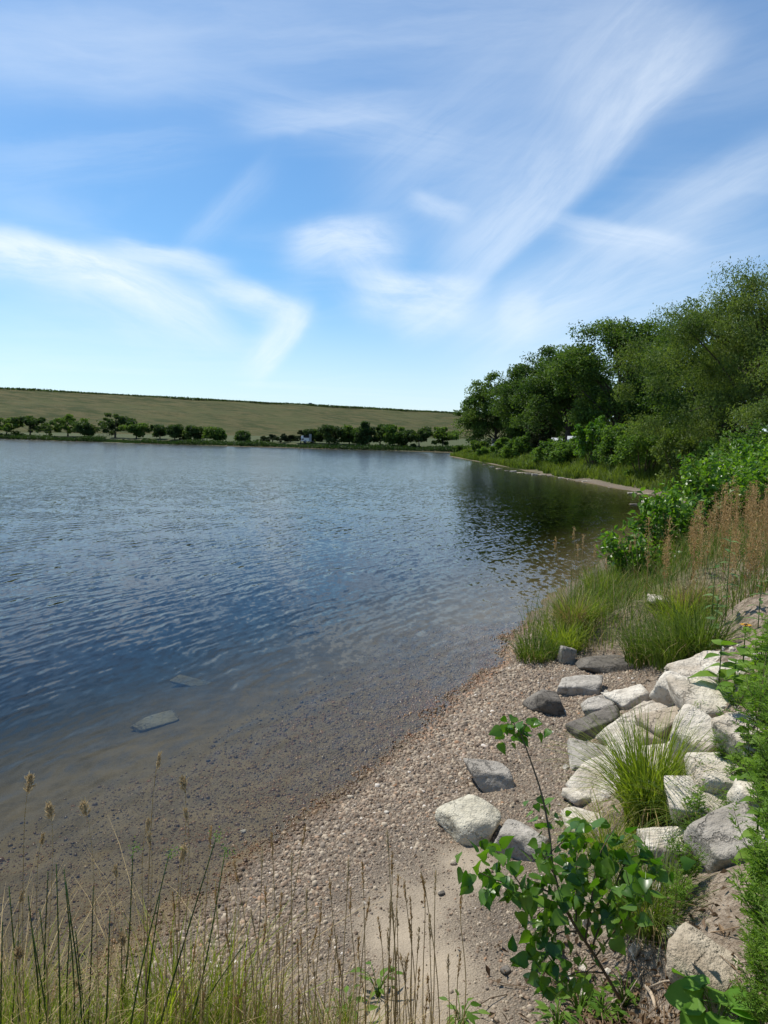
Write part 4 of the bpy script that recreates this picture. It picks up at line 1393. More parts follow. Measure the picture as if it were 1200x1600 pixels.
m = MB(); box(m, (.3, -.6, .7), (.36, .6, 1.25)); m.obj('windscreen', MAT['dark_glass'], bt)
m = MB(); box(m, (-2.75, -.18, .1), (-2.35, .18, 1.05)); m.obj('outboard_motor', MAT['rubber'], bt)
# car on the dam's crest
A, B, cd_, nd = DAM
s = (P(506, 635, 520)[:2] - A[:2]) @ cd_
c = A[:2] + cd_ * s - nd * 4
zc = A[2] + (B[2] - A[2]) * s / np.linalg.norm((B - A)[:2])
zc = 0.5 * (zc + 0.5 * (A[2] + B[2]))
tr = thing('pickup_truck', 'tiny dark pickup truck on the crest of the grassy dam', 'truck', (c[0], c[1], zc), math.atan2(cd_[1], cd_[0]))
m = MB(); box(m, (-2.7, -.95, .5), (2.7, .95, 1.1)); m.obj('body', MAT['grey_paint'], tr)
m = MB(); box(m, (-.6, -.9, 1.1), (1.5, .9, 1.85), taper=.8); m.obj('cab', MAT['dark_glass'], tr)
for sx in (-1.7, 1.7):
    for sy in (-.95, .75):
        m = MB(); tube(m, [(sx, sy, .38), (sx, sy + .2, .38)], .38, 12); m.obj('wheel', MAT['rubber'], tr)


# ------------------------------------------------------------------ near plants
def frame_to(axis, nrm):
    x = Vector(axis).normalized()
    z = Vector(nrm)
    z = (z - x * z.dot(x)).normalized()
    y = z.cross(x)
    return Matrix((x, y, z)).transposed().to_4x4()


def leaf_mesh(name, outline, mat, tint, petiole=0.4, fold=0.18, curl=0.12, wave=0.0):
    """one leaf of unit length along +x; outline = [(x, half width)] from base to tip"""
    mb = MB()
    v = []
    for i, (x, h) in enumerate(outline):
        zc = -curl * x * x
        zz1 = zc + fold * h + wave * math.sin(i * 2.1)
        zz2 = zc + fold * h + wave * math.sin(i * 2.7 + 1)
        v += [(x, h, zz1), (x + 0.03, h * .5, zc + fold * h * .35), (x + .05 * (h > 0), 0, zc), (x + .03, -h * .5, zc + fold * h * .35), (x, -h, zz2)]
    f = []
    for i in range(len(outline) - 1):
        for j in range(4):
            f.append((i * 5 + j, (i + 1) * 5 + j, (i + 1) * 5 + j + 1, i * 5 + j + 1))
    mb.add(v, np.array(f)[:, ::-1], tint)
    if petiole:
        mb.add([(-petiole, -.008, .02), (-petiole, .008, .02), (0.02, .012, 0), (0.02, -.012, 0)], [[0, 3, 2, 1]], 1.0)
    return mb.mesh(name, mat, True)


DELTOID = [(0, .02), (-.06, .22), (.06, .42), (.28, .46), (.52, .34), (.76, .15), (1.0, .0)]
LANCE = [(0, .02), (.12, .13), (.35, .20), (.6, .16), (.82, .07), (1.0, 0)]
OVATE = [(0, .03), (.1, .22), (.3, .32), (.55, .27), (.8, .12), (1.0, 0)]
ROUND = [(0, .05), (-.12, .3), (.05, .5), (.35, .58), (.65, .46), (.88, .25), (1.0, .0)]
COT = [leaf_mesh('leaf', DELTOID, MAT['cotton_leaf'], q, .5, fd, cu, .015) for q, fd, cu in ((.1, .2, .1), (.35, .1, .2), (.6, .25, .05), (.9, .15, .15), (.45, -.1, .2))]
MILK = [leaf_mesh('leaf', LANCE, MAT['pale_leaf'], q, .06, .2, cu) for q, cu in ((.2, .2), (.7, .35))]
SUNL = [leaf_mesh('leaf', OVATE, MAT['weed'], q, .12, .2, cu, .01) for q, cu in ((.3, .25), (.75, .4))]
BUSH = [leaf_mesh('leaf', OVATE, MAT['bright_leaf'], q, .15, .2, cu) for q, cu in ((.1, .15), (.5, .3), (.95, .2))]
LIME = [leaf_mesh('leaf', ROUND, MAT['lime_leaf'], q, .5, .1, .15, .03) for q in (.3, .8)]
HERB = [leaf_mesh('leaf', LANCE, MAT['weed'], q, .1, .2, .2) for q in (.1, .5)]


def put_leaf(meshes, parent, base, axis, nrm, size, r):
    o = bpy.data.objects.new('leaf', meshes[r.integers(len(meshes))])
    C.objects.link(o)
    o.parent = parent
    o.matrix_local = Matrix.Translation(Vector(base)) @ frame_to(axis, nrm) @ Matrix.Diagonal((size, size, size, 1))
    return o


# young cottonwood in the foreground
r = np.random.default_rng(71)
base = P(968, 1548, 3.25)
base[2] = hz(base[0], base[1]) - .02
sap = thing('cottonwood_sapling', 'young sapling with glossy heart shaped leaves in the foreground, right of the sand', 'sapling', base)
BR = [  # picture points with distances: main stem, then side branches; leaf count, from which share of the branch on
    ([(968, 1560, 3.25), (930, 1495, 3.18), (890, 1432, 3.16), (866, 1365, 3.2), (858, 1300, 3.25), (846, 1240, 3.3), (826, 1180, 3.34), (808, 1132, 3.38)], .0075, 0, 0),
    ([(808, 1140, 3.38), (800, 1128, 3.38), (793, 1150, 3.4)], .0025, 6, 0.0), ([(815, 1150, 3.37), (822, 1132, 3.36), (832, 1135, 3.34)], .0025, 7, 0),
    ([(846, 1245, 3.3), (838, 1248, 3.28), (826, 1250, 3.27)], .002, 2, .5), ([(850, 1262, 3.3), (856, 1255, 3.3)], .002, 2, .3), ([(855, 1290, 3.28), (866, 1280, 3.26)], .002, 2, .2),
    ([(893, 1436, 3.16), (860, 1395, 3.12), (815, 1385, 3.1), (775, 1375, 3.08), (748, 1362, 3.06)], .005, 26, .12),
    ([(815, 1385, 3.1), (790, 1350, 3.06), (768, 1325, 3.02), (752, 1345, 3.0)], .003, 9, .2),
    ([(868, 1370, 3.2), (850, 1340, 3.14), (845, 1325, 3.1)], .003, 10, 0), ([(862, 1330, 3.22), (885, 1310, 3.3), (892, 1295, 3.35)], .003, 10, 0),
    ([(915, 1470, 3.17), (925, 1400, 3.2), (935, 1340, 3.25), (965, 1285, 3.3)], .005, 34, .15),
    ([(925, 1480, 3.18), (955, 1400, 3.24), (985, 1340, 3.3), (1030, 1345, 3.32)], .005, 34, .2),
    ([(930, 1495, 3.18), (970, 1440, 3.1), (985, 1400, 3.05), (978, 1360, 3.0)], .004, 20, .25),
    ([(905, 1455, 3.17), (870, 1460, 3.05), (850, 1500, 2.95), (830, 1530, 2.9)], .004, 22, .2),
    ([(945, 1520, 3.2), (900, 1520, 3.05), (865, 1540, 2.95)], .004, 20, .2),
    ([(900, 1440, 3.2), (900, 1380, 3.3), (905, 1330, 3.4), (940, 1300, 3.45)], .004, 26, .2),
    ([(880, 1410, 3.18), (850, 1420, 3.1), (830, 1440, 3.05)], .003, 12, .2)]
ms = MB()
nleaf = 0
for pts, rad, nl, s0 in BR:
    w3 = np.array([P(*q) for q in pts]) - base
    path = smooth_path(w3, 4 * len(pts))
    tube(ms, path, np.linspace(rad, rad * .35, len(path)), 5, .5)
    nl = int(nl * 2.2)
    for k in range(nl):
        s = s0 + (1 - s0) * (k + r.uniform(0, .8)) / max(nl, 1)
        i = min(int(s * (len(path) - 1)), len(path) - 2)
        p = path[i] + (path[i + 1] - path[i]) * (s * (len(path) - 1) - i) + r.normal(size=3) * np.array([.035, .05, .03])
        ax = unit(r.normal(size=3) * .8 + np.array([0, -.15, -.55]))
        nr = unit(r.normal(size=3) * .9 + np.array([-.1, -.3, .75]))
        sz = r.uniform(.036, .076) * (0.8 if len(pts) <= 3 else 1.0)
        put_leaf(COT, sap, p + ax * .45 * sz, ax, nr, sz, r)
        nleaf += 1
ms.obj('stem', MAT['twig'], sap, smooth=True)


# clumps of arching grass
def grass_clump(name, label, loc, n, ln, spread, mat, width=.007, seedheads=0, bend=(.2, 1.7), group=None, tint=(.1, .95), aim=None):
    t_ = thing(name, label, 'grass', loc, 0, group)
    a = rng.uniform(0, 6.28, n)
    if aim is not None:
        a = np.where(rng.uniform(size=n) < .5, aim + rng.normal(size=n) * .7, a)
    rr = rng.uniform(0, 1, n) ** .6 * spread
    b = np.c_[np.cos(a) * rr, np.sin(a) * rr, np.full(n, -.05)]
    a2 = a + rng.normal(size=n) * .6
    mb = MB()
    blades(mb, b, ln * rng.uniform(.55, 1.1, n), np.c_[np.cos(a2), np.sin(a2)], rng.uniform(*bend, n), width * rng.uniform(.6, 1.3, n), rng.uniform(*tint, n), 6, .12)
    k = n // 9
    a = rng.uniform(0, 6.28, k)
    rr = rng.uniform(0, 1, k) * spread * 1.1
    md = MB()
    blades(md, np.c_[np.cos(a) * rr, np.sin(a) * rr, np.full(k, -.03)], ln * rng.uniform(.4, .85, k), np.c_[np.cos(a), np.sin(a)], rng.uniform(.9, 2.1, k), width * .8, rng.uniform(.2, .9, k), 5)
    tag(mb.obj('blades', MAT[mat], t_), kind='stuff')
    tag(md.obj('dead_blades', MAT['dry_grass'], t_), kind='stuff')
    return t_


g = ground(1012, 1290)
grass_clump('grass_clump', 'big tuft of long arching green blades growing over the riprap', (g[0], g[1], hz(g[0], g[1])), 900, .86, .15, 'grass', .0095, bend=(.1, 1.5))
g = ground(950, 1340)
grass_clump('grass_clump', 'pale drooping grass tuft behind the sapling leaves', (g[0], g[1], hz(g[0], g[1])), 300, .50, .12, 'grass', .006, bend=(.6, 2.0), tint=(.5, 1))
g = ground(1085, 1300)
grass_clump('grass_clump', 'dark grass tuft lying flat over the stones beside the big tuft', (g[0], g[1], hz(g[0], g[1])), 240, .55, .10, 'dark_grass', .006, bend=(1.0, 1.9))
g = ground(1010, 1440)
grass_clump('grass_clump', 'shaded grass tuft in the hollow right of the sapling', (g[0], g[1], hz(g[0], g[1])), 560, .52, .17, 'dark_grass', .0065, bend=(.3, 1.8))
for i, (x, y, L_, sp, mt, lab) in enumerate([
        (838, 1030, .52, .26, 'dark_grass', 'leftmost grass tuft at the waterline'),
        (880, 1018, .60, .24, 'grass', 'grass tuft between the waterline tuft and the dark slab'),
        (900, 985, .80, .24, 'grass', 'yellow green tuft standing behind the dark slab'),
        (1010, 1035, .72, .26, 'dark_grass', 'dark green tuft right of the dark slab'),
        (1055, 1038, .78, .28, 'dark_grass', 'thick dark tuft above the top riprap stones'),
        (1095, 1025, .78, .26, 'dark_grass', 'dark tuft beside the broad leaved flower stem'),
        (1060, 985, .80, .3, 'grass', 'light green tuft behind the thick dark tuft'), (893, 990, .7, .14, 'dry_grass', 'reddish straw tuft behind the waterline tufts'), (1085, 960, .6, .2, 'dry_grass', 'straw coloured tuft under the rusty stalks'), (940, 930, .6, .25, 'grass', 'fresh green tuft below the low leafy bush')]):
    g = ground(x, y)
    grass_clump('grass_clump', lab, (g[0], g[1], hz(g[0], g[1])), 420, L_, sp, mt, .011, group='grass tufts on the shore point', bend=(.15, 1.5))

# the grass thicket on the point and up the bank
mb, md = MB(), MB()
n = 15000
q = np.c_[rng.uniform(1.9, 9.5, n), rng.uniform(9.2, 20, n)]
d, b = fields(q)
k = (d > .25) & (b > np.where(q[:, 1] > 10, -.1, .25)) & (q[:, 0] < .56 * q[:, 1] + 1.2)
q, b = q[k], b[k]
n = len(q)
cl = vnoise(np.c_[q * 1.3, q[:, 0] * 0], 131)
hgt_ = (.62 + .28 * cl) * rng.uniform(.6, 1.15, n) * (1 - .35 * sstep(b, 1.2, 3.0))
a = rng.uniform(0, 6.28, n)
base_ = np.c_[q, height(q) - .03]
tint = np.clip(.45 + .35 * cl + rng.normal(size=n) * .2, 0, 1)
dead = rng.uniform(size=n) < .17 + .12 * sstep(b, .8, 2.5)
blades(mb, base_[~dead], hgt_[~dead], np.c_[np.cos(a), np.sin(a)][~dead], rng.uniform(.1, 1.3, n)[~dead], .012, tint[~dead], 4, .15)
blades(md, base_[dead], hgt_[dead], np.c_[np.cos(a), np.sin(a)][dead], rng.uniform(.1, 1.6, n)[dead], .009, tint[dead], 4)
tag(mb.obj('bank_grass', MAT['dark_grass']), 'dense green grass thicket covering the shore point and bank', 'grass', kind='stuff')
tag(md.obj('dry_bank_grass', MAT['dry_grass']), 'dry straw blades mixed through the shore grass thicket', 'grass', kind='stuff')


# turf along the top of the bank
mb = MB()
n = 16000
q = np.c_[rng.uniform(1.4, 9, n), rng.uniform(.6, 10.5, n)]
d_, b_ = fields(q)
k = (b_ > 1.35) & (rng.uniform(size=n) < .35 + .65 * sstep(b_, 1.5, 3) * (vnoise(np.c_[q * .8, q[:, 0] * 0], 151) > -.5))
q = q[k]
n = len(q)
a = rng.uniform(0, 6.28, n)
blades(mb, np.c_[q, height(q) - .02], rng.uniform(.10, .34, n), np.c_[np.cos(a), np.sin(a)], rng.uniform(.2, 1.5, n), .008, rng.uniform(.1, 1, n), 4, .15)
tag(mb.obj('bank_turf', MAT['grass']), 'short rough grass on top of the bank at the right', 'grass', kind='stuff')


# rust coloured dry stalks
def dock(seed, ht):
    r = np.random.default_rng(seed)
    t_ = thing('dry_stalk', 'rust brown dry seed stalk standing in the thicket at the right edge', 'stalk', (0, 0, 0), 0, 'rust brown seed stalks at the right edge')
    ms, mh = MB(), MB()
    top = np.array([r.normal() * .08, r.normal() * .08, ht])
    path = smooth_path([(0, 0, -.05), top * .5 + r.normal(size=3) * .015, top], 7)
    tube(ms, path, np.linspace(.005, .002, 7), 4, .4)
    n = 200
    s = r.uniform(.42, 1, n)
    c = np.stack([np.interp(s, np.linspace(0, 1, 7), path[:, j]) for j in range(3)], 1)
    wd = .045 * np.sin(np.clip((s - .38) / .62, 0, 1) * 2.8) + .008
    off = r.normal(size=(n, 3)) * wd[:, None] * np.array([.7, .7, .5])
    leaf_quads(mh, c + off, unit(off + np.array([0, 0, .05])), rand_dirs(n, r), r.uniform(.014, .028, n), .014, np.clip(.45 + r.normal(size=n) * .28, 0, 1))
    ms.obj('stem', MAT['rust_seed'], t_, smooth=True)
    tag(mh.obj('seed_head', MAT['rust_seed'], t_), kind='stuff')
    return t_


r = np.random.default_rng(72)
protos = [dock(700 + i, h) for i, h in enumerate((.95, 1.1, .8, 1.2))]
spots = []
while len(spots) < 80:
    x, y = r.uniform(4.6, 7.6), r.uniform(9.6, 13.6)
    px = 600 + x / y * FPX
    if 1082 < px < 1235 and vnoise(np.array([[x * .9, y * .9, 3]]), 5)[0] > -.45:
        spots.append((x, y))
for x, y in [(4.15, 10.9), (4.3, 11.2), (4.4, 10.6), (4.1, 11.5), (4.5, 11.9)]:
    spots.append((x, y))
for i, (x, y) in enumerate(spots):
    loc = (x, y, hz(x, y) - .02)
    if i < 4:
        protos[i].location = loc
    else:
        dup(protos[i % 4], loc, r.uniform(0, 6.28), r.uniform(.8, 1.12))


# bright broadleaf bush above the cove
def broad_bush(label, loc, wd, ht, n, leaf, seed, nparts=90):
    r = np.random.default_rng(seed)
    t_ = thing('broadleaf_bush', label, 'bush', loc, 0, 'bright leafy bushes above the cove')
    ms, mb = MB(), MB()
    shoots = []
    for k in range(34):
        a = r.uniform(0, 6.28)
        q = r.uniform(0, 1) ** .6 * wd * .5
        tip = np.array([math.cos(a) * q, math.sin(a) * q, ht * r.uniform(.6, 1.0) * (1 - .35 * (q / wd * 2) ** 2)])
        path = smooth_path([(tip[0] * .15, tip[1] * .15, -.1), (tip[0] * .55, tip[1] * .55, tip[2] * .55), tip], 6)
        tube(ms, path, np.linspace(.008, .003, 6), 4)
        shoots.append(path)
    for j in range(n + nparts):
        path = shoots[r.integers(len(shoots))]
        s = r.uniform(.12, 1)
        p = np.array([np.interp(s, np.linspace(0, 1, 6), path[:, c]) for c in range(3)]) + r.normal(size=3) * .07
        ax = unit(np.array([p[0], p[1], .2]) * .8 + r.normal(size=3) * .6)
        nr = unit(np.array([-.1, -.1, .9]) + r.normal(size=3) * .5)
        sz = leaf * r.uniform(.65, 1.3)
        if j < nparts and p[1] < .2:
            put_leaf(BUSH, t_, p, ax, nr, sz * 1.15, r)
        else:
            leaf_quads(mb, p[None], ax[None], nr[None], sz, sz * .55, r.uniform(0, 1))
    tag(mb.obj('foliage', MAT['bright_leaf'], t_), kind='stuff')
    ms.obj('stem', MAT['twig'], t_, smooth=True)


def bush_at(label, px, dpt, wd, ht, n, leaf, seed, nparts=90):
    g = P(px, 800, dpt)
    broad_bush(label, (g[0], g[1], hz(g[0], g[1])), wd, ht, n, leaf, seed, nparts)


bush_at('highest bright leafy bush, in front of the dark wood', 1096, 17.5, 2.3, 1.95, 1700, .15, 81, 110)
bush_at('bright leafy bush overhanging the cove stones', 1045, 16.0, 1.9, 1.75, 1500, .15, 82, 110)
bush_at('low bright leafy bush nearest the open water', 998, 14.6, 1.6, 1.15, 1100, .13, 83)
bush_at('leafy bush between the rusty stalks and the wood', 1160, 18.5, 2.4, 1.9, 1500, .15, 84, 60)
bush_at('yellow green bush behind the rusty stalks at the edge', 1215, 17.0, 2.2, 1.8, 1300, .15, 85, 40)


# milkweeds and the flower
def broad_stem(name, label, cat, loc, ht, npair, leaf, meshes, seed, lean=(0, 0), stemmat='weed', flower=False, group=None):
    r = np.random.default_rng(seed)
    t_ = thing(name, label, cat, loc, r.uniform(0, 3), group)
    tip = np.array([lean[0], lean[1], ht])
    path = smooth_path([(0, 0, -.05), tip * .5 + np.array([lean[0] * -.15, 0, 0]), tip], 8)
    ms = MB()
    tube(ms, path, np.linspace(.007, .004, 8), 6, .3)
    ms.obj('stem', MAT[stemmat], t_, smooth=True)
    for k in range(npair):
        s = .15 + .85 * (k + .5) / npair
        p = np.array([np.interp(s, np.linspace(0, 1, 8), path[:, c]) for c in range(3)])
        a = k * 1.62 + r.normal() * .2
        for sg in (0, math.pi):
            u = a + sg + r.normal() * .15
            ax = np.array([math.cos(u), math.sin(u), .35 + .3 * (s > .8) - .5 * r.uniform()])
            put_leaf(meshes, t_, p, ax, np.array([0, 0, 1.0]) + r.normal(size=3) * .25, leaf * (1.15 - .55 * s) * r.uniform(.85, 1.15), r)
    if flower:
        fl = np.array(tip) + np.array([0, 0, .03])
        md = MB()
        v, f = ICO[2]
        md.add(v * np.array([.020, .020, .014]) + fl, f)
        fh = md.obj('flower_disk', MAT['disk'], t_, smooth=True)
        for k in range(14):
            u = k * 2 * math.pi / 14
            ax = np.array([math.cos(u), math.sin(u), .15])
            mp_ = MB()
            leaf_quads(mp_, (fl + unit(ax) * .036)[None], ax[None], np.array([[0, 0, 1.0]]), .040, .017, r.uniform(.2, .9), .1)
            mp_.obj('petal', MAT['petal'], t_)
    return t_


def gp(px, py):
    g = ground(px, py)
    return (g[0], g[1], hz(g[0], g[1]))


def under(px, py, dpt):
    g = P(px, py, dpt)
    return (g[0], g[1], hz(g[0], g[1])), g[2]


loc, zt = under(1165, 982, 6.7)
broad_stem('flower_stem', 'orange daisy flower with a dark centre on a broad leaved stem at the right edge', 'flower', loc, max(.35, zt - loc[2]), 5, .20, SUNL, 91, flower=True)
for i, (px, py, dd, lf, lab) in enumerate([(1128, 1000, 6.5, .24, 'broad leaved stem leaning over the top riprap stones'), (1192, 992, 6.3, .22, 'broad leaved stem right of the orange flower'), (1178, 1040, 6.0, .20, 'short broad leaved stem below the orange flower'), (1150, 1030, 6.2, .18, 'young broad leaved stem beside the grey topped block')]):
    loc, zt = under(px, py, dd)
    broad_stem('broadleaf_weed', lab, 'weed', loc, max(.3, zt - loc[2]), 5, lf, SUNL, 92 + i, group='broad leaved weeds by the flower')
for i, (px, py, zt, lf) in enumerate([(1180, 1125, .42, .15), (1192, 1215, .40, .14), (1165, 1200, .3, .12), (1188, 1290, .42, .14), (1160, 1260, .3, .11), (1178, 1370, .36, .12), (1196, 1420, .36, .12), (1195, 1085, .45, .17)]):
    g = gp(px, py)
    broad_stem('broadleaf_weed', 'bright leafy weed stem mixed into the feathery weeds at the right edge', 'weed', g, zt, 6, lf, SUNL, 140 + i, group='leafy stems among the feathery weeds')
for i, (px, py, dd, lab) in enumerate([(1142, 838, 9.2, 'pale milkweed tallest among the rusty stalks'), (1118, 880, 9.0, 'pale milkweed left of the tallest one'), (1122, 930, 8.6, 'lower pale milkweed in front of the rusty stalks'), (1190, 905, 8.6, 'pale milkweed at the right edge')]):
    loc, zt = under(px, py, dd)
    broad_stem('milkweed', lab, 'plant', loc, max(.4, zt - loc[2]), 7, .17, MILK, 101 + i, stemmat='pale_leaf', group='pale milkweeds on the bank')


# feathery weeds
def feather(seed, ht, mat, dens=1.0, name='feathery_weed'):
    r = np.random.default_rng(seed)
    t_ = thing(name, 'x', 'weed', (0, 0, 0))
    ms, mb = MB(), MB()
    axes = [smooth_path([(0, 0, -.04), (r.normal() * .03, r.normal() * .03, ht * .5), (r.normal() * .06, r.normal() * .06, ht)], 8)]
    for k in range(int(5 * dens)):
        s = r.uniform(.2, .75)
        p = axes[0][int(s * 7)]
        a = r.uniform(0, 6.28)
        L_ = ht * r.uniform(.22, .45)
        axes.append(smooth_path([p, p + np.array([math.cos(a) * .4, math.sin(a) * .4, .5]) * L_, p + np.array([math.cos(a) * .6, math.sin(a) * .6, 1.0]) * L_], 6))
    for i, ax in enumerate(axes):
        tube(ms, ax, np.linspace(.0042 if i == 0 else .0022, .0012, len(ax)), 4, .35)
        L_ = np.linalg.norm(ax[-1] - ax[0])
        m = max(4, int(L_ / .022 * dens))
        for k in range(m):
            s = (.08 if i else .15) + (.92 if i else .85) * (k + .5) / m
            p = np.array([np.interp(s, np.linspace(0, 1, len(ax)), ax[:, c]) for c in range(3)])
            u = k * 2.4 + r.normal() * .3
            dr = unit(np.array([math.cos(u), math.sin(u), r.uniform(.1, .9)]))
            ln = r.uniform(.045, .085) * (1.15 - .5 * s)
            sd = unit(np.cross(dr, [0, 0, 1.0]))
            q = np.linspace(.3, 1.0, 3)
            cen, axx = [], []
            for w_ in q:
                for sg in (-1, 1):
                    dd = unit(dr * .8 + sd * sg * r.uniform(.45, .95) + r.normal(size=3) * .22)
                    axx.append(dd)
                    cen.append(p + dr * ln * w_ + dd * ln * .2)
            axx.append(dr)
            cen.append(p + dr * ln * 1.1)
            cen, axx = np.array(cen), np.array(axx)
            nn = unit(np.cross(sd, dr) + r.normal(size=3) * .3)
            leaf_quads(mb, cen, axx, np.broadcast_to(nn, cen.shape), ln * r.uniform(.5, .85, len(cen)), ln * .15, np.clip(.35 + .45 * s + r.normal() * .15, 0, 1))
    ms.obj('stem', MAT['twig'], t_, smooth=True)
    tag(mb.obj('foliage', MAT[mat], t_), kind='stuff')
    return t_


FW = [feather(801, .62, 'weed', 1.2), feather(802, .50, 'weed', 1.4), feather(803, .72, 'weed', .9), feather(804, .55, 'shrub_leaf', 1.2)]
L1 = 'feathery weed in the green wall along the right edge, beside the riprap'
L2 = 'bright feathery weed covering the bank at lower right'
L3 = 'feathery weed rising among the riprap stones'
L4 = 'thin feathery weed in front of the big grass tuft'
SPOT = []
for px, py in [(1175, 1110), (1190, 1140), (1180, 1205), (1160, 1215), (1198, 1230), (1190, 1270), (1185, 1330), (1205, 1090), (1215, 1150), (1215, 1210), (1215, 1260), (1150, 1180), (1206, 1050), (1195, 1030), (1182, 1295), (1215, 1300)]:
    SPOT.append((px, py, L1))
for px, py in [(1190, 1400), (1200, 1440), (1185, 1480), (1205, 1510), (1180, 1550), (1205, 1580), (1190, 1620), (1210, 1660), (1180, 1690), (1175, 1520), (1195, 1545), (1165, 1600), (1200, 1470), (1212, 1420), (1212, 1620), (1225, 1550), (1225, 1480)]:
    SPOT.append((px, py, L2))
for px, py in [(1075, 1390), (1110, 1330), (1130, 1300), (1050, 1300), (1140, 1240), (1095, 1255), (1125, 1150), (1088, 1145), (1130, 1205), (1060, 1420)]:
    SPOT.append((px, py, L3))
for px, py in [(1070, 1345), (1058, 1400), (1088, 1310), (1050, 1470)]:
    SPOT.append((px, py, L4))
r = np.random.default_rng(73)
first = [True] * 4
for i, (px, py, lab) in enumerate(SPOT):
    g = ground(px, py)
    loc = (g[0], g[1], hz(g[0], g[1]))
    k = i % 4 if lab != L3 else 1
    grp = {L1: 'feathery weeds along the right edge', L2: 'feathery weeds at lower right', L3: 'feathery weeds among the stones', L4: 'thin feathery weeds by the grass tuft'}[lab]
    sc = {L1: r.uniform(.7, 1.05), L2: r.uniform(.55, .85), L3: r.uniform(.35, .6), L4: r.uniform(.5, .75)}[lab]
    if first[k] and i < 4:
        first[k] = False
        FW[k].location = loc
        FW[k]['label'], FW[k]['group'] = lab, grp
    else:
        dup(FW[k], loc, r.uniform(0, 6.28), sc, lab, grp)

# pale mallow leaves in the corner and low leafy herbs
def rosette(name, label, loc, n, leaf, meshes, seed, rise=.12, spread=.1, group=None):
    r = np.random.default_rng(seed)
    t_ = thing(name, label, 'plant', loc, 0, group)
    ms = MB()
    for k in range(n):
        a = k * 2.4 + r.normal() * .3
        q = r.uniform(.3, 1) * spread
        p = np.array([math.cos(a) * q, math.sin(a) * q, rise * r.uniform(.5, 1.15)])
        tube(ms, smooth_path([(0, 0, -.03), p * np.array([.4, .4, .7]), p], 4), .0025, 4, .6)
        put_leaf(meshes, t_, p, np.array([math.cos(a), math.sin(a), r.uniform(-.3, .3)]), np.array([0, -.2, 1.0]) + r.normal(size=3) * .25, leaf * r.uniform(.7, 1.2), r)
    ms.obj('stem', MAT['weed'], t_, smooth=True)


rosette('mallow_plant', 'pale lime broad leaves in the bottom right corner', gp(1118, 1625), 11, .135, LIME, 111, .18, .14)
HB = 'small leafy herbs at the bottom of the picture'
for i, (px, py, n, lab) in enumerate([(720, 1615, 16, 'small bright herb on the sand at the bottom edge'), (905, 1590, 26, 'leafy dark herb under the sapling'), (940, 1600, 26, 'leafy herb right of the dark one under the sapling'), (870, 1615, 20, 'low herb at the bottom left of the sapling'), (590, 1560, 14, 'small herb among the dry stems'), (975, 1580, 18, 'herb beside the dry stick'), (540, 1600, 12, 'small herb left of the one among the dry stems')]):
    rosette('leafy_herb', lab, gp(px, py), n, .065, HERB, 120 + i, .12, .09, HB)

# dry litter and sticks in the hollow under the sapling
mb = MB()
n = 900
q = np.c_[rng.normal(1.22, .22, n), rng.normal(3.35, .32, n)]
base_ = np.c_[q, height(q) + rng.uniform(.005, .04, n)]
leaf_quads(mb, base_, unit(rng.normal(size=(n, 3)) * np.array([1, 1, .3])), unit(np.array([0, 0, 1.0]) + .6 * rng.normal(size=(n, 3))), rng.uniform(.02, .07, n), rng.uniform(.008, .03, n), rng.uniform(0, 1, n), .3)
for k in range(120):
    p = np.array([rng.normal(1.2, .25), rng.normal(3.3, .35), 0])
    p[2] = hz(p[0], p[1]) + .02
    d_ = unit(rng.normal(size=3) * np.array([1, 1, .25])) * rng.uniform(.04, .14)
    tube(mb, [p - d_, p + rng.normal(size=3) * .01, p + d_], rng.uniform(.0012, .003), 4, rng.uniform(.2, 1))
tag(mb.obj('litter', MAT['litter']), 'brown dead leaves and twigs in the hollow under the sapling', 'leaf litter', kind='stuff')
for i, (x0, y0, x1, y1, rad, lab) in enumerate([(1008, 1555, 1024, 1590, .011, 'thick pale broken stick in the leaf litter'), (1015, 1560, 1055, 1548, .006, 'thin pale stick lying across the thick one'), (985, 1510, 1000, 1545, .005, 'short stick above the thick pale one'), (960, 1600, 1005, 1530, .004, 'long grey twig left of the thick pale stick')]):
    a, b = ground(x0, y0), ground(x1, y1)
    a[2], b[2] = hz(a[0], a[1]) + .04, hz(b[0], b[1]) + .04
    mb = MB()
    tube(mb, smooth_path([a, (a + b) / 2 + np.array([.004, 0, .012]), b], 6), np.linspace(rad, rad * .75, 6), 7)
    o = mb.obj('stick', MAT['dry_wood'], smooth=True)
    tag(o, lab, 'stick', 'sticks in the leaf litter')


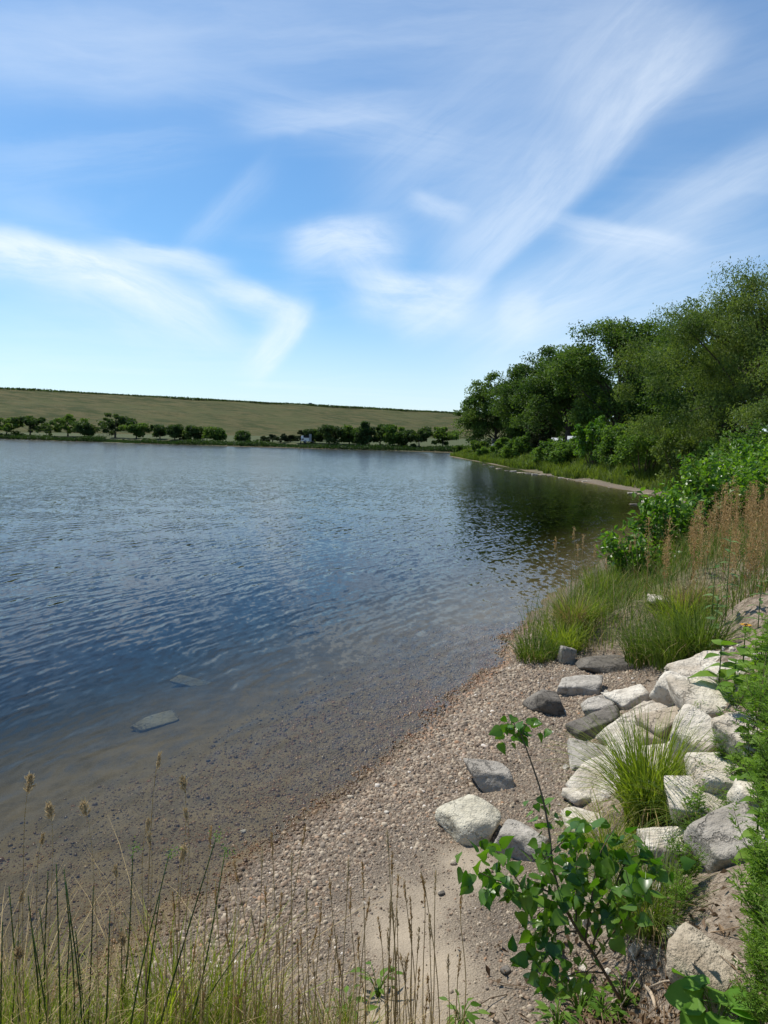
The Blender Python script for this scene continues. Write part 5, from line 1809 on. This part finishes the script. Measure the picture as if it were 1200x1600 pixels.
# ------------------------------------------------------------------ foreground grasses
def seed_stalk(label, group, tip, basepx, dpt, head, mat, seed, fat=1.0, bend=0.0, depth_tip=None):
    r = np.random.default_rng(seed)
    tp = P(tip[0], tip[1], depth_tip or dpt)
    b = P(basepx, 1700, dpt)
    b[2] = hz(b[0], b[1])
    t_ = thing('grass_stalk', label, 'grass stalk', b, 0, group)
    tp = tp - b
    path = smooth_path([(0, 0, -.03), tp * np.array([.25, .25, .5]) + r.normal(size=3) * .01, tp * np.array([.7, .7, .85]), tp + np.array([bend * .02, 0, 0])], 12)
    ms, mh = MB(), MB()
    tube(ms, path, np.linspace(.0027, .0012, 12), 4, r.uniform(.45, 1))
    ms.obj('stem', MAT['dry_grass'], t_, smooth=True)
    L_ = np.linalg.norm(tp)
    n = int(80 * fat)
    s = 1 - r.uniform(0, 1, n) * head / L_
    c = np.stack([np.interp(s, np.linspace(0, 1, 12), path[:, j]) for j in range(3)], 1)
    side = np.sign(r.normal(size=n))
    wd = .0046 * fat
    off = np.c_[r.normal(size=n) * wd + bend * .006, r.normal(size=n) * wd, -np.abs(r.normal(size=n)) * .008]
    leaf_quads(mh, c + off, unit(np.c_[off[:, :2] * 40, np.full(n, .8)]), rand_dirs(n, r), r.uniform(.014, .024, n) * (.7 + .35 * fat), .0048 * (.6 + .5 * fat), np.clip(.5 + r.normal(size=n) * .25, 0, 1))
    tag(mh.obj('seed_head', MAT[mat], t_), kind='stuff')
    return t_


BIG = [(38, 1208, 40, .16, 'leftmost tall stalk with a plump straw seed head'), (86, 1252, 78, .15, 'plump seed head second from the left, over the water'), (58, 1300, 60, .10, 'drooping thin seed head between the two leftmost plump ones'),
       (140, 1250, 158, .12, 'dark tan seed head left of the highest ones'), (240, 1175, 232, .13, 'highest thin seed head over the water'), (296, 1212, 276, .12, 'slender pale seed head right of the highest one'),
       (222, 1278, 222, .10, 'straight upright stalk below the highest seed head'), (300, 1262, 285, .10, 'faint seed head below the slender pale one'), (278, 1320, 280, .14, 'bushy yellow seed head above the rushes'), (243, 1300, 225, .10, 'reddish seed head leaning in the rushes'),
       (25, 1390, 40, .10, 'pale stalk crossing the rushes at the left edge'), (190, 1350, 160, .10, 'bent straw head inside the rushes'), (18, 1478, 60, .10, 'curled pale seed head low at the left edge'), (200, 1455, 180, .11, 'pale seed head low among green blades'), (110, 1530, 190, .10, 'long pale straw lying across the rushes')]
for i, (tx, ty, bx, hd, lab) in enumerate(BIG):
    seed_stalk(lab, 'plump seed stalks at lower left', (tx, ty), bx, 2.95 + .1 * (i % 3), hd, 'seed', 900 + i, 1.5 if i in (0, 1, 3, 5, 8, 12, 13) else .9, (-1) ** i)
THIN = [(410, 1322, 405), (424, 1300, 440), (478, 1288, 440), (456, 1332, 455), (440, 1392, 430), (502, 1408, 490), (545, 1340, 542), (566, 1345, 575), (548, 1385, 545), (605, 1295, 620), (613, 1330, 618), (641, 1400, 640), (681, 1360, 672), (658, 1362, 690), (520, 1440, 505), (392, 1420, 420), (352, 1452, 370), (590, 1432, 600), (655, 1448, 650), (470, 1452, 480), (365, 1342, 395), (700, 1490, 706), (330, 1290, 310), (530, 1500, 540), (626, 1490, 640), (560, 1460, 570), (436, 1470, 445), (490, 1500, 500), (668, 1520, 676), (384, 1500, 380), (610, 1400, 606), (578, 1400, 560), (515, 1370, 530)]
rx = np.random.default_rng(77)
for k in range(40):
    x_ = rx.uniform(250, 720)
    THIN.append((x_ + rx.normal() * 12, rx.uniform(1360, 1560), x_))
for i, (tx, ty, bx) in enumerate(THIN):
    seed_stalk('thin dry grass stalk standing before the pebble beach', 'thin dry stalks at bottom middle', (tx, ty), bx + rng.normal() * 8, 3.0 + .12 * (i % 3), .22, 'rust_seed' if i % 3 else 'seed', 950 + i, .55, 0)

RU = [(12, 4, 1440), (36, 14, 1385), (60, 62, 1420), (78, 75, 1362), (90, 88, 1350), (102, 100, 1358), (112, 110, 1432), (128, 146, 1385), (120, 103, 1378), (22, 28, 1470), (140, 118, 1455), (158, 208, 1325), (172, 265, 1332), (190, 338, 1308), (250, 352, 1330), (245, 385, 1470), (150, 172, 1420), (48, 44, 1400), (8, -8, 1400), (185, 190, 1450), (70, 50, 1450), (220, 250, 1400)]
rt = thing('rush_clump', 'clump of dark green rush stems in the bottom left corner', 'rushes', (P(110, 1700, 2.9)[0], P(110, 1700, 2.9)[1], hz(*P(110, 1700, 2.9)[:2])))
rb = np.array(rt.location[:])
for i, (bx, tx, ty) in enumerate(RU):
    dpt = 2.85 + .12 * (i % 4)
    b = P(bx, 1700, dpt)
    b[2] = hz(b[0], b[1]) - .03
    tp = P(tx, ty, dpt + .05)
    mb = MB()
    tube(mb, smooth_path([b - rb, (b + tp) / 2 - rb + np.array([.03 * (i % 3 - 1), .02, .03]), tp - rb], 8), np.linspace(.0050, .0020, 8), 5, rng.uniform(0, .8))
    o = mb.obj('stem', MAT['rush'], rt, smooth=True)
    if i in (11, 12, 13, 14):
        mh = MB()
        n = 40
        off = rng.normal(size=(n, 3)) * .014 + np.array([.008, 0, 0])
        leaf_quads(mh, tp - rb + off, rand_dirs(n), rand_dirs(n), .012, .006, rng.uniform(.4, 1, n))
        tag(mh.obj('flower_tuft', MAT['pale_leaf'], o), kind='stuff')

mb, md = MB(), MB()
n = 9600
X = np.concatenate([rng.uniform(-2.3, -.05, 8300), rng.uniform(-.05, .35, 1300)])
Y = rng.uniform(2.45, 3.15, n)
q = np.c_[X, Y]
base_ = np.c_[q, height(q) - .03]
cl = vnoise(np.c_[q * 3.2, X * 0], 141)
hgt_ = rng.uniform(.22, .60, n) * (1 + .45 * cl) * np.where(X > -.05, .6, 1) * np.interp(X, [-1.8, -1.0, -.5, .3], [1.15, 1.15, 1.0, .75])
a = rng.normal(math.pi / 2, 1.6, n)
dead = rng.uniform(size=n) < np.interp(X, [-1.8, -.6, .3], [.24, .22, .5])
tint = np.clip(.68 + .3 * cl + rng.normal(size=n) * .22, 0, 1)
lean = np.c_[np.cos(a), np.sin(a)]
bend = rng.uniform(.05, 1.1, n)
blades(mb, base_[~dead], hgt_[~dead], lean[~dead], bend[~dead], rng.uniform(.006, .013, n)[~dead], tint[~dead], 6, .15)
blades(md, base_[dead], hgt_[dead] * 1.45, lean[dead], bend[dead] * 1.3, .0048, tint[dead], 5)
tag(mb.obj('foreground_grass', MAT['grass']), 'fresh green grass blades along the bottom of the picture', 'grass', kind='stuff')
tag(md.obj('dry_foreground_grass', MAT['dry_grass']), 'dry straw blades among the grass along the bottom', 'grass', kind='stuff')
# thin brown flowering stems over the point grass by the water
for i, (tx, ty, bx, dd) in enumerate([(897, 822, 900, 12.2), (912, 835, 905, 12.0), (903, 850, 902, 12.4), (930, 850, 935, 12.2), (948, 870, 950, 12.0), (968, 838, 985, 12.8), (985, 845, 990, 13.0), (992, 835, 996, 13.2), (868, 838, 880, 11.8)]):
    tp = P(tx, ty, dd)
    b = P(bx, 940, dd)
    b[2] = hz(b[0], b[1])
    t_ = thing('grass_stalk', 'tan grass seed stalk rising over the water from the shore point', 'grass stalk', b, 0, 'tan seed stalks on the shore point')
    ms, mh = MB(), MB()
    tp = tp - b
    path = smooth_path([(0, 0, 0), tp * np.array([.3, .3, .5]), tp], 6)
    tube(ms, path, .0028, 4, .5)
    ms.obj('stem', MAT['dry_grass'], t_, smooth=True)
    n = 40
    c = path[-1] + np.c_[rng.normal(size=n) * .012, rng.normal(size=n) * .012, -rng.uniform(0, .22, n)]
    leaf_quads(mh, c, unit(rng.normal(size=(n, 3)) * .4 + np.array([0, 0, 1.0])), rand_dirs(n), .03, .012, rng.uniform(.3, 1, n))
    tag(mh.obj('seed_head', MAT['rust_seed'], t_), kind='stuff')
